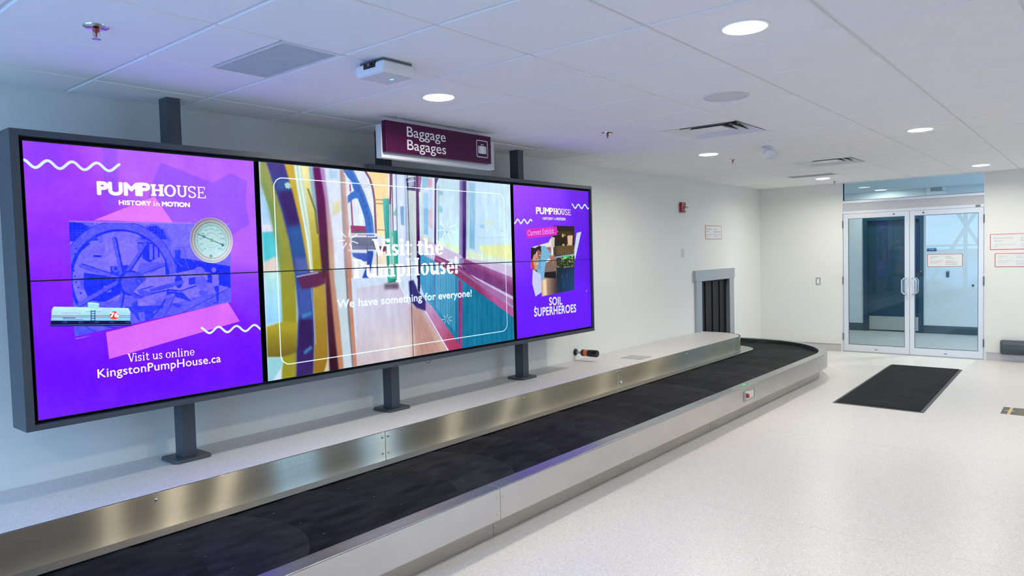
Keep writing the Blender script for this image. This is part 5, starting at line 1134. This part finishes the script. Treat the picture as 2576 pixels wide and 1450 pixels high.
for x0_, x1_ in ((1.895, 1.972), (3.447, 3.524), (4.995, 5.072)):
    p = obj('post', MB().box(x0_, x1_, 4.0405, 4.136, DZ+0.018, CZ), M_post, vw, bevel=0.0015)
    cx = (x0_+x1_)/2; hx, y0_, y1_ = 0.108, 3.99, 4.186; ch = 0.018
    bp = [(cx-hx+ch, y0_), (cx+hx-ch, y0_), (cx+hx, y0_+ch), (cx+hx, y1_-ch), (cx+hx-ch, y1_), (cx-hx+ch, y1_), (cx-hx, y1_-ch), (cx-hx, y0_+ch)]
    obj('base_plate', MB().prism(bp, DZ, DZ+0.018), M_post, p, bevel=0.002)
    obj('mounting_bracket', MB().box(x0_-0.02, x1_+0.02, 4.03, 4.0405, 1.0, 2.1), M_post, p)
obj('cable_loop', MB().tube([(3.785-0.036*math.cos(PI*k/12), 4.00, 0.83-0.012-0.042*math.sin(PI*k/12)) for k in range(13)], 0.0018, 6), M_black, vw, smooth=True, label='thin cable loop hanging below the frame')

# ------------------------------------------------------------------ hanging baggage sign
sg = thing('hanging_sign', (3.6, 3.62, CZ), 'hanging plum-coloured sign reading Baggage Bagages with a suitcase symbol', 'sign')
obj('backing_box', MB().box(3.088, 4.206, 3.638, 3.69, 2.2475, 2.462), mat('sign_backing', (0.60, 0.61, 0.63, 1), 0.45), sg, bevel=0.001)
obj('sign_face', MB().box(3.0965, 4.1275, 3.600, 3.638, 2.283, 2.4855), M_plum, sg, bevel=0.0008, label='plum face plate')
for x in (3.219, 4.002): obj('hanger_rod', MB().tube([(x, 3.615, 2.4855), (x, 3.615, CZ)], 0.0042, 8), M_galv, sg, smooth=True)
sf_ = lambda n, z, h: lettering(n, M_lett, sg, (3.279, 3.5988, z), (1, 0, 0), (0, 0, 1), 0.365, h, bold=0.004)
sf_('Baggage', 2.3985, 0.0665); sf_('Bagages', 2.3115, 0.0665)
yq = 3.5988
ic = MB()
def rrect(x0_, x1_, z0_, z1_, r_, n=5):
    P = []
    for cx, cz, a0 in ((x1_-r_, z1_-r_, 0), (x0_+r_, z1_-r_, 90), (x0_+r_, z0_+r_, 180), (x1_-r_, z0_+r_, 270)):
        for k in range(n+1): a = math.radians(a0+k*90/n); P.append((cx+r_*math.cos(a), cz+r_*math.sin(a)))
    return P
def band(P, S):
    n = len(P); return ic.add([(x, yq, z) for x, z in P]+[(x, yq, z) for x, z in S], [(i, n+i, n+(i+1) % n, (i+1) % n) for i in range(n)])
band(rrect(3.9645, 4.091, 2.3225, 2.4490, 0.012), rrect(3.9705, 4.085, 2.3285, 2.443, 0.007))
def plate(P): ic.add([(x, yq, z) for x, z in P], [tuple(range(len(P)))[::-1]])
plate(rrect(3.984, 3.9965, 2.3505, 2.407, 0.0045)); plate(rrect(4.0605, 4.073, 2.3505, 2.407, 0.0045)); plate(rrect(4.0, 4.057, 2.3505, 2.407, 0.001))
band(rrect(4.015, 4.042, 2.404, 2.4215, 0.004), rrect(4.0195, 4.0375, 2.4045, 2.4165, 0.002))
obj('suitcase_symbol', ic, M_lett, sg)

# ------------------------------------------------------------------ door wall: frame, panel, transom, two leaves
XD = XW+0.03
tr = MB().box(XW-0.004, XW+0.10, DY0, DY0+0.012, 0, 2.53).box(XW-0.004, XW+0.10, DY1-0.012, DY1, 0, 2.53)
tr.box(XW-0.004, XW+0.10, DY0+0.012, DY1-0.012, 2.060, 2.099)
tr.box(XW-0.004, XW+0.10, DY0+0.012, DY1-0.012, 2.216, 2.254)
tr.box(XW-0.004, XW+0.10, DY0+0.012, DY1-0.012, 2.515, 2.53)
trim = obj('trim_1', tr, M_alu, bevel=0.002, **ST)
obj('head_panel', MB().box(XW+0.01, XW+0.09, DY0+0.012, DY1-0.012, 2.099, 2.216), M_greybar, trim)
obj('threshold', MB().box(XW-0.004, XW+0.14, DY0+0.012, DY1-0.012, 0, 0.006), M_galv, trim)
obj('door_contact', MB().box(XW-0.008, XW-0.004, 1.305, 1.36, 2.064, 2.092), M_hinge, trim)
obj('door_contact', MB().box(XW-0.009, XW-0.004, 1.318, 1.347, 2.058, 2.063), M_gold, trim)
tw = obj('window_1', MB().box(XW+0.028, XW+0.034, DY0+0.012, DY1-0.012, 2.254, 2.515), M_glass, **ST)
obj('gasket', MB().box(XW+0.022, XW+0.04, DY0+0.012, DY1-0.012, 2.254, 2.260).box(XW+0.02, XW+0.04, DY1-0.026, DY1-0.012, 2.26, 2.515), M_black, tw)
def leaf(name, ya, yb, ga, gb, sgn):
    z0_, z1_ = 0.008, 2.055
    m = MB(); x0_, x1_ = XW+0.006, XW+0.05
    m.box(x0_, x1_, ya, ga, z0_, z1_).box(x0_, x1_, gb, yb, z0_, z1_).box(x0_, x1_, ga, gb, z0_, 0.108).box(x0_, x1_, ga, gb, 1.990, z1_)
    d = obj(name, m, M_alu, bevel=0.0015, **ST)
    obj('glass_pane', MB().box(XW+0.024, XW+0.030, ga, gb, 0.108, 1.990), M_glass, d)
    obj('glazing_bead', MB().box(XW+0.008, XW+0.024, ga, ga+0.007, 0.115, 1.983).box(XW+0.008, XW+0.024, gb-0.007, gb, 0.115, 1.983)
        .box(XW+0.008, XW+0.024, ga, gb, 1.983, 1.990).box(XW+0.008, XW+0.024, ga, gb, 0.108, 0.116), M_hinge, d)
    hy = 2.195 if sgn > 0 else 2.108; yo = 2.285 if sgn > 0 else 2.045
    for q in (-1, 1):
        xw_ = XW+0.006 if q < 0 else XW+0.05; xo = xw_+q*0.055
        r = [(xw_, hy, 1.106), (xo-q*0.02, hy, 1.106), (xo, hy+sgn*0.02, 1.100), (xo, hy+sgn*0.045, 1.075), (xo, hy+sgn*0.045, 0.907), (xo, hy+sgn*0.02, 0.882), (xo-q*0.02, hy, 0.876), (xw_, hy, 0.876)]
        obj('pull_handle', MB().tube(r, 0.0105, 10), M_pull, d, smooth=True)
    for za, zb in ((1.848, 1.960), (1.008, 1.126), (0.172, 0.280)):
        y_ = yb if sgn > 0 else ya
        obj('hinge', MB().tube([(XW-0.008, y_+0.004*sgn, za), (XW-0.008, y_+0.004*sgn, zb)], 0.0085, 10), M_hinge, d, smooth=True)
    c = obj('lock_cylinder', MB().lathe([(0.013, 0), (0.012, -0.004), (0.006, -0.006), (0.001, -0.006)], 14, axis='x'), M_hinge, d, smooth=True)
    c.location = (XW+0.006, ga+0.14 if sgn > 0 else gb-0.11, 2.024)
    obj('bottom_label', MB().box(XW+0.004, XW+0.006, (ga+gb)/2-0.02, (ga+gb)/2+0.02, 0.045, 0.053), M_navy, d)
    return d
leaf('door_1', 2.156, 3.034, 2.213, 2.966, 1); leaf('door_2', 1.267, 2.148, 1.325, 2.090, -1)

# signs with a red border; y decreases to the right as seen from the room
def wall_sign(nm, label, cat, org, ux, w_, h_, lines, nrm, group=None):
    t = thing(nm, org, label, cat, group); o = Vector(org); ux = Vector(ux); uz = Vector((0, 0, 1)); nn = Vector(nrm)
    def slab(a, b, c, d, e0, e1):
        P = [o+ux*a+uz*c, o+ux*b+uz*c, o+ux*b+uz*d, o+ux*a+uz*d]
        f = [(0, 3, 2, 1), (4, 5, 6, 7), (0, 1, 5, 4), (1, 2, 6, 5), (2, 3, 7, 6), (3, 0, 4, 7)]
        if ux.cross(uz).dot(nn) < 0: f = [q[::-1] for q in f]
        return [p+nn*e0 for p in P]+[p+nn*e1 for p in P], f
    obj('panel', MB().add(*slab(0.006, w_-0.006, 0.006, h_-0.006, 0, 0.003)), M_signwhite, t)
    m = MB()
    for q in ((0, w_, 0, 0.006), (0, w_, h_-0.006, h_), (0, 0.006, 0.006, h_-0.006), (w_-0.006, w_, 0.006, h_-0.006)): m.add(*slab(*q, 0, 0.004))
    obj('red_border', m, M_signred, t)
    for s_, a, b, c, hh_, mt in lines: lettering(s_, mt, t, o+ux*a+uz*c+nn*0.0036, ux, uz, b-a, hh_)
    return t
RA = lambda w_, h_, i1, i2: [('Restricted', .07*w_, .40*w_, .70*h_, .085*h_*1.1, i1), ('Area', .07*w_, .22*w_, .52*h_, .085*h_*1.1, i1), ('Authorized persons', .07*w_, .46*w_, .30*h_, .06*h_, i2), ('only', .07*w_, .15*w_, .17*h_, .06*h_, i2),
      ('Zone', .54*w_, .70*w_, .70*h_, .085*h_*1.1, i1), ('Réglementée', .54*w_, .93*w_, .52*h_, .085*h_*1.1, i1), ('Personnes autorisées', .54*w_, .94*w_, .30*h_, .06*h_, i2), ('seulement', .54*w_, .74*w_, .17*h_, .06*h_, i2)]
EE = lambda w_, h_, i1, i2: [('Emergency', .09*w_, .31*w_, .76*h_, .065*h_, i1), ('exit', .09*w_, .16*w_, .64*h_, .065*h_, i1), ('Door is unlocked', .09*w_, .42*w_, .43*h_, .06*h_, i2), ('by fire alarm', .09*w_, .33*w_, .31*h_, .06*h_, i2),
      ('Sortie', .53*w_, .65*w_, .76*h_, .065*h_, i1), ('de secours', .53*w_, .75*w_, .64*h_, .065*h_, i1), ('La porte est', .53*w_, .77*w_, .43*h_, .06*h_, i2), ('déverrouillée par', .53*w_, .88*w_, .30*h_, .06*h_, i2), ('alarme incendie', .53*w_, .86*w_, .17*h_, .06*h_, i2)]
wall_sign('notice_sign', 'white Restricted Area notice with a red border on the display wall, above the strip-curtained opening', 'sign', (9.395, YL, 1.732), (1, 0, 0), 0.536, 0.190, RA(0.536, 0.19, M_ink, M_ink), (0, -1, 0))
wall_sign('notice_sign', 'upper of two red-bordered notices right of the doors, reading Restricted Area', 'sign', (XW, 1.194, 1.483), (0, -1, 0), 0.62, 0.207, RA(0.62, 0.207, M_ink2, M_ink2), (-1, 0, 0))
wall_sign('notice_sign', 'lower of two red-bordered notices right of the doors, reading Emergency exit', 'sign', (XW, 1.140, 1.254), (0, -1, 0), 0.44, 0.180, EE(0.44, 0.18, M_ink2, M_ink2), (-1, 0, 0))
wall_sign('notice_sign', 'red-bordered Emergency exit notice stuck on the glass of the right door leaf', 'sign', (XW+0.0235, 1.933, 1.262), (0, -1, 0), 0.424, 0.176, EE(0.424, 0.176, M_ink, M_ink), (-1, 0, 0))

# fire alarm horn and strobe
fa = thing('fire_alarm', (8.67, YL, 2.14), 'red fire alarm horn with a clear strobe, high on the display wall', 'fire alarm')
obj('housing', MB().box(8.612, 8.735, YL-0.042, YL, 2.078, 2.212), M_red, fa, bevel=0.012, seg=3)
for k in range(4): obj('lettering', MB().box(8.622+0.0, 8.632, YL-0.0435, YL-0.042, 2.185-0.026*k, 2.200-0.026*k), M_lett, fa)
obj('strobe_lens', MB().box(8.672, 8.725, YL-0.074, YL-0.040, 2.100, 2.140), mat('clear_lens', (0.82, 0.84, 0.86, 1), 0.1, coat=0.6), fa, bevel=0.006)
obj('reflector_hood', MB().box(8.664, 8.737, YL-0.078, YL-0.040, 2.143, 2.150), M_red, fa, bevel=0.002)
# blank cover plate
bp_ = thing('cover_plate', (8.70, YL, 1.55), 'small blank white cover plate on the display wall below the fire alarm', 'cover plate')
obj('plate', MB().box(8.660, 8.742, YL-0.005, YL, 1.490, 1.606), mat('almond_plate', (0.63, 0.62, 0.59, 1), 0.45), bp_, bevel=0.002)
for z in (1.512, 1.584): obj('plate_screw', MB().box(8.697, 8.705, YL-0.0062, YL-0.005, z-0.003, z+0.003), M_galv, bp_)
# light switch
sw = thing('light_switch', (XW, 3.395, 1.055), 'steel light switch plate on the wall left of the doors', 'light switch')
obj('switch_plate', MB().box(XW-0.006, XW, 3.358, 3.432, 0.998, 1.114), M_chrome, sw, bevel=0.002)
obj('rocker', MB().box(XW-0.011, XW-0.006, 3.378, 3.412, 1.022, 1.090), M_white, sw, bevel=0.002)
# beacon on a wall stem
be = thing('warning_beacon', (6.18, YL, 0.55), 'black and orange cylindrical warning beacon sticking out from the wall just above the deck', 'beacon')
def cyl(nm, mt, pr, n=24, par=be, c=(6.18, YL, 0.548)):
    o_ = obj(nm, MB().lathe(pr, n, axis='y'), mt, par, smooth=True); o_.location = Vector(c)-abspos(par); return o_
cyl('wall_flange', M_black, [(0.037, 0), (0.036, -0.008), (0.020, -0.018), (0.004, -0.019)])
cyl('stem', M_galv, [(0.012, -0.015), (0.012, -0.085)])
cyl('lower_body', M_black, [(0.020, -0.080), (0.032, -0.086), (0.0355, -0.092), (0.0355, -0.118)])
cyl('amber_lens', M_orange, [(0.0345, -0.118), (0.0345, -0.165)])
cyl('sounder', M_black, [(0.0358, -0.165), (0.0365, -0.170), (0.0365, -0.268), (0.032, -0.276), (0.002, -0.277)])

# entrance mat
mt_ = thing('floor_mat', (9.0, 1.75, 0), 'black carpet entrance mat with a rubber border, on the floor before the doors', 'mat')
mt_.rotation_euler = (0, 0, 0)
mc = [(7.57, 1.305), (10.42, 1.368), (10.43, 2.186), (7.60, 2.130)]
cxm, cym = sum(p[0] for p in mc)/4, sum(p[1] for p in mc)/4
def inset(d): return [(p[0]-math.copysign(d, p[0]-cxm), p[1]-math.copysign(d, p[1]-cym)) for p in mc]
m = MB(); A0, A1 = inset(0), inset(0.028)
m.add([(x, y, 0.0005) for x, y in A0]+[(x, y, 0.006) for x, y in A1]+[(x, y, 0.006) for x, y in inset(0.034)], [(i, (i+1) % 4, 4+(i+1) % 4, 4+i) for i in range(4)]+[(4+i, 4+(i+1) % 4, 8+(i+1) % 4, 8+i) for i in range(4)])
obj('rubber_border', m, M_rub, mt_)
obj('carpet_pile', MB().prism(inset(0.032), 0.001, 0.0115), M_mat, mt_, bevel=0.003, kind='stuff')

# printed floor decal at the right edge
fd = thing('floor_decal', (8.08, 0.4, 0), 'black floor decal with a gold cross motif at the right edge of the picture', 'decal')
obj('decal_sheet', MB().prism([(7.91, 0.10), (8.25, 0.10), (8.255, 0.745), (7.92, 0.742)], 0.0002, 0.0012), M_decal, fd)
g = MB().prism([(7.913, 0.668), (8.252, 0.668), (8.252, 0.692), (7.913, 0.692)], 0.0012, 0.0016)
g.prism([(8.083, 0.725), (8.067, 0.705), (8.064, 0.680), (8.070, 0.655), (8.083, 0.635), (8.096, 0.655), (8.102, 0.680), (8.099, 0.705)], 0.0014, 0.0018)
obj('gold_cross', g, M_gold, fd)
rs = random.Random(8)
for rw in range(2):
    g = MB()
    for k in range(9):
        x_ = 7.93+0.150*rw+0.015*k; g.prism([(x_, 0.565), (x_+0.009, 0.565), (x_+0.009, 0.565+rs.uniform(.05, .065)), (x_, 0.625)], 0.0012, 0.0016)
    obj('printed_words', g, M_golddim, fd)

# half-round wall bumper, lower right
bu = thing('wall_bumper', (XW-0.08, 0.0, 0.19), 'dark grey rounded wall bumper low on the wall right of the doors', 'bumper')
pr = []
for k in range(13):
    a = -PI/2+PI*k/12; pr.append((math.cos(a), math.sin(a)))
vs = []; ys_ = [(1.074, 0.35), (1.070, 0.62), (1.060, 0.85), (1.045, 1.0), (-2.5, 1.0)]
for y_, s_ in ys_:
    for c_, d_ in pr: vs.append((XW-0.03-0.085*c_*s_, y_, 0.190+0.097*d_*(0.80+0.20*s_)))
fs = []
for i in range(len(ys_)-1):
    for k in range(12): fs.append((i*13+k, i*13+k+1, (i+1)*13+k+1, (i+1)*13+k))
fs += [tuple(range(12, -1, -1))]
obj('bumper_cover', MB().add(vs, fs), mat('slate_rubber', (0.055, 0.075, 0.090, 1), 0.40), bu, smooth=True)
obj('mounting_rail', MB().box(XW-0.032, XW, -2.5, 1.04, 0.110, 0.27), M_hinge, bu)
o_ = bu; 

# ------------------------------------------------------------------ vestibule behind the glass doors
XV = 14.40
obj('floor_vestibule', MB().box(XW+0.08, 14.62, -0.5, 4.2, -0.12, 0.0), M_vfloor, **ST)
obj('ceiling_vestibule', MB().box(XW+0.16, 14.62, -0.6, 4.3, 2.56, 2.75), mat('vestibule_ceiling', (0.62, 0.68, 0.70, 1), 0.7), **ST)
vw_ = mat('vestibule_wall', (0.70, 0.72, 0.72, 1), 0.5)
w = MB().box(XV, XV+0.15, -0.6, 2.485, 0, 2.6).box(XV, XV+0.15, 3.47, 4.2, 0, 2.6).box(XV, XV+0.15, 2.485, 3.47, 2.10, 2.6)
w.box(XW+0.16, 14.6, 4.2, 4.3, 0, 2.6).box(14.56, 14.62, 2.3, 3.7, 0, 2.6)  # the box behind the dark door is added to stop outdoor light below it
w.box(11.75, 12.95, -0.6, -0.5, 0, 2.4).box(12.95, 14.2, -0.6, -0.5, 0, 0.9).box(XW+0.16, 11.75, -0.6, -0.5, 0, 2.6).box(14.2, 14.6, -0.6, -0.5, 0, 2.6).box(11.75, 14.2, -0.6, -0.5, 2.4, 2.6)
obj('wall_vestibule', w, vw_, **ST)
obj('baseboard_vestibule', MB().box(XV-0.01, XV, -0.5, 2.485, 0, 0.14).box(XV-0.01, XV, 3.47, 4.2, 0, 0.14).box(XW+0.16, XV, 4.19, 4.2, 0, 0.14), M_darkbase, **ST)
fr = MB().box(XV-0.02, XV+0.13, 2.485, 2.56, 0, 2.10).box(XV-0.02, XV+0.13, 3.40, 3.47, 0, 2.10).box(XV-0.02, XV+0.13, 2.56, 3.40, 2.03, 2.10)
d3 = obj('door_3', fr.box(XV+0.05, XV+0.09, 2.56, 3.40, 0.01, 2.03), M_darkdoor, **ST)
obj('kick_plate', MB().box(XV+0.047, XV+0.05, 2.575, 3.385, 0.025, 0.275), M_steel_side, d3)
obj('lever_handle', MB().tube([(XV+0.05, 2.63, 1.02), (XV-0.0, 2.63, 1.02), (XV-0.0, 2.74, 1.02)], 0.010, 8), M_pull, d3, smooth=True)
wv = obj('window_8', MB().ring(12.95, 14.2, 0.9, 2.4, 13.01, 14.14, 0.96, 2.34, -0.59, -0.53), M_alu, **ST)
obj('pane', MB().box(13.01, 14.14, -0.563, -0.557, 0.96, 2.34), M_clear, wv)
rn = thing('room_plate', (XV, 2.36, 1.48), 'small navy room number plate reading 115 in the vestibule, seen through the right door', 'sign')
obj('plate', MB().box(XV-0.006, XV, 2.287, 2.435, 1.453, 1.508), M_navy, rn)
lettering('115', M_lett, rn, (XV-0.0065, 2.392, 1.468), (0, -1, 0), (0, 0, 1), 0.062, 0.025)
for y_, z_, lb in ((2.115, 1.05, 'black card reader with a red light on the white vestibule wall'), (2.52, 1.06, 'black card reader with a red light beside the dark vestibule door')):
    cr_ = thing('card_reader', (XV, y_, z_), lb, 'card reader'); x_ = XV-0.02 if y_ > 2.485 else XV
    obj('reader_body', MB().box(x_-0.02, x_, y_-0.022, y_+0.022, z_-0.055, z_+0.055), M_black, cr_, bevel=0.003)
    obj('red_light', MB().box(x_-0.0215, x_-0.02, y_-0.012, y_+0.014, z_+0.038, z_+0.046), M_redled, cr_)
dk_ = thing('door_button', (XV, 1.74, 0.853), 'small dark round push button on the white vestibule wall at the right', 'button')
b_ = obj('button', MB().lathe([(0.026, 0), (0.026, -0.008), (0.015, -0.012), (0.001, -0.012)], 18, axis='x'), M_chrome, dk_, smooth=True); b_.location = (0, 0, 0)
b_ = obj('button_cap', MB().lathe([(0.014, -0.012), (0.013, -0.016), (0.001, -0.016)], 18, axis='x'), M_black, dk_, smooth=True); b_.location = (0, 0, 0)
ve = thing('emergency_light', (XV, 2.28, 2.45), 'pale emergency light unit with two heads, seen through the glass over the doors', 'emergency light')
obj('battery_box', MB().box(XV-0.09, XV, 2.13, 2.43, 2.33, 2.49), M_white, ve, bevel=0.004)
for q in (2.16, 2.40):
    obj('swivel_arm', MB().tube([(XV-0.05, q, 2.488), (XV-0.05, q, 2.505)], 0.008, 8), M_white, ve, smooth=True)
    obj('lamp_head', MB().lathe([(0.018, 0.02), (0.03, 0.0), (0.036, -0.03), (0.033, -0.032), (0.002, -0.028)], 18, axis='x'), M_white, ve, smooth=True).location = (-0.05, q-2.28, 0.077)
dl_ = thing('downlight', (14.02, 3.09, 2.56), 'small round downlight in the vestibule ceiling, seen through the glass over the doors', 'ceiling light')
obj('trim_ring', MB().lathe([(0.104, 0.0), (0.104, -0.003), (0.090, -0.004), (0.088, 0.003)], 32), M_white, dl_, smooth=True).location = (0, 0, 0)
obj('lens', MB().lathe([(0.0885, -0.0005), (0.0885, -0.0025), (0.002, -0.0033)], 32), M_lens, dl_).location = (0, 0, 0)
d = bpy.data.lights.new('lamp', 'AREA'); d.shape = 'DISK'; d.size = 0.17; d.energy = LAMP*0.5; d.color = (1.0, 0.945, 0.84)
o = bpy.data.objects.new('lamp', d); col.objects.link(o); o.parent = dl_; o.location = (0, 0, -0.006)
d2_ = copy_tree(dl_, loc=(12.7, 1.3, 2.56))  # extra unseen lamp, added to warm and brighten the vestibule
for q in bpy.data.objects:
    if q.parent == d2_ and q.type == 'LIGHT': q.data = q.data.copy(); q.data.energy = LAMP*2.6
d2_['label'] = 'unseen second downlight added to brighten the vestibule, hidden above the doors'
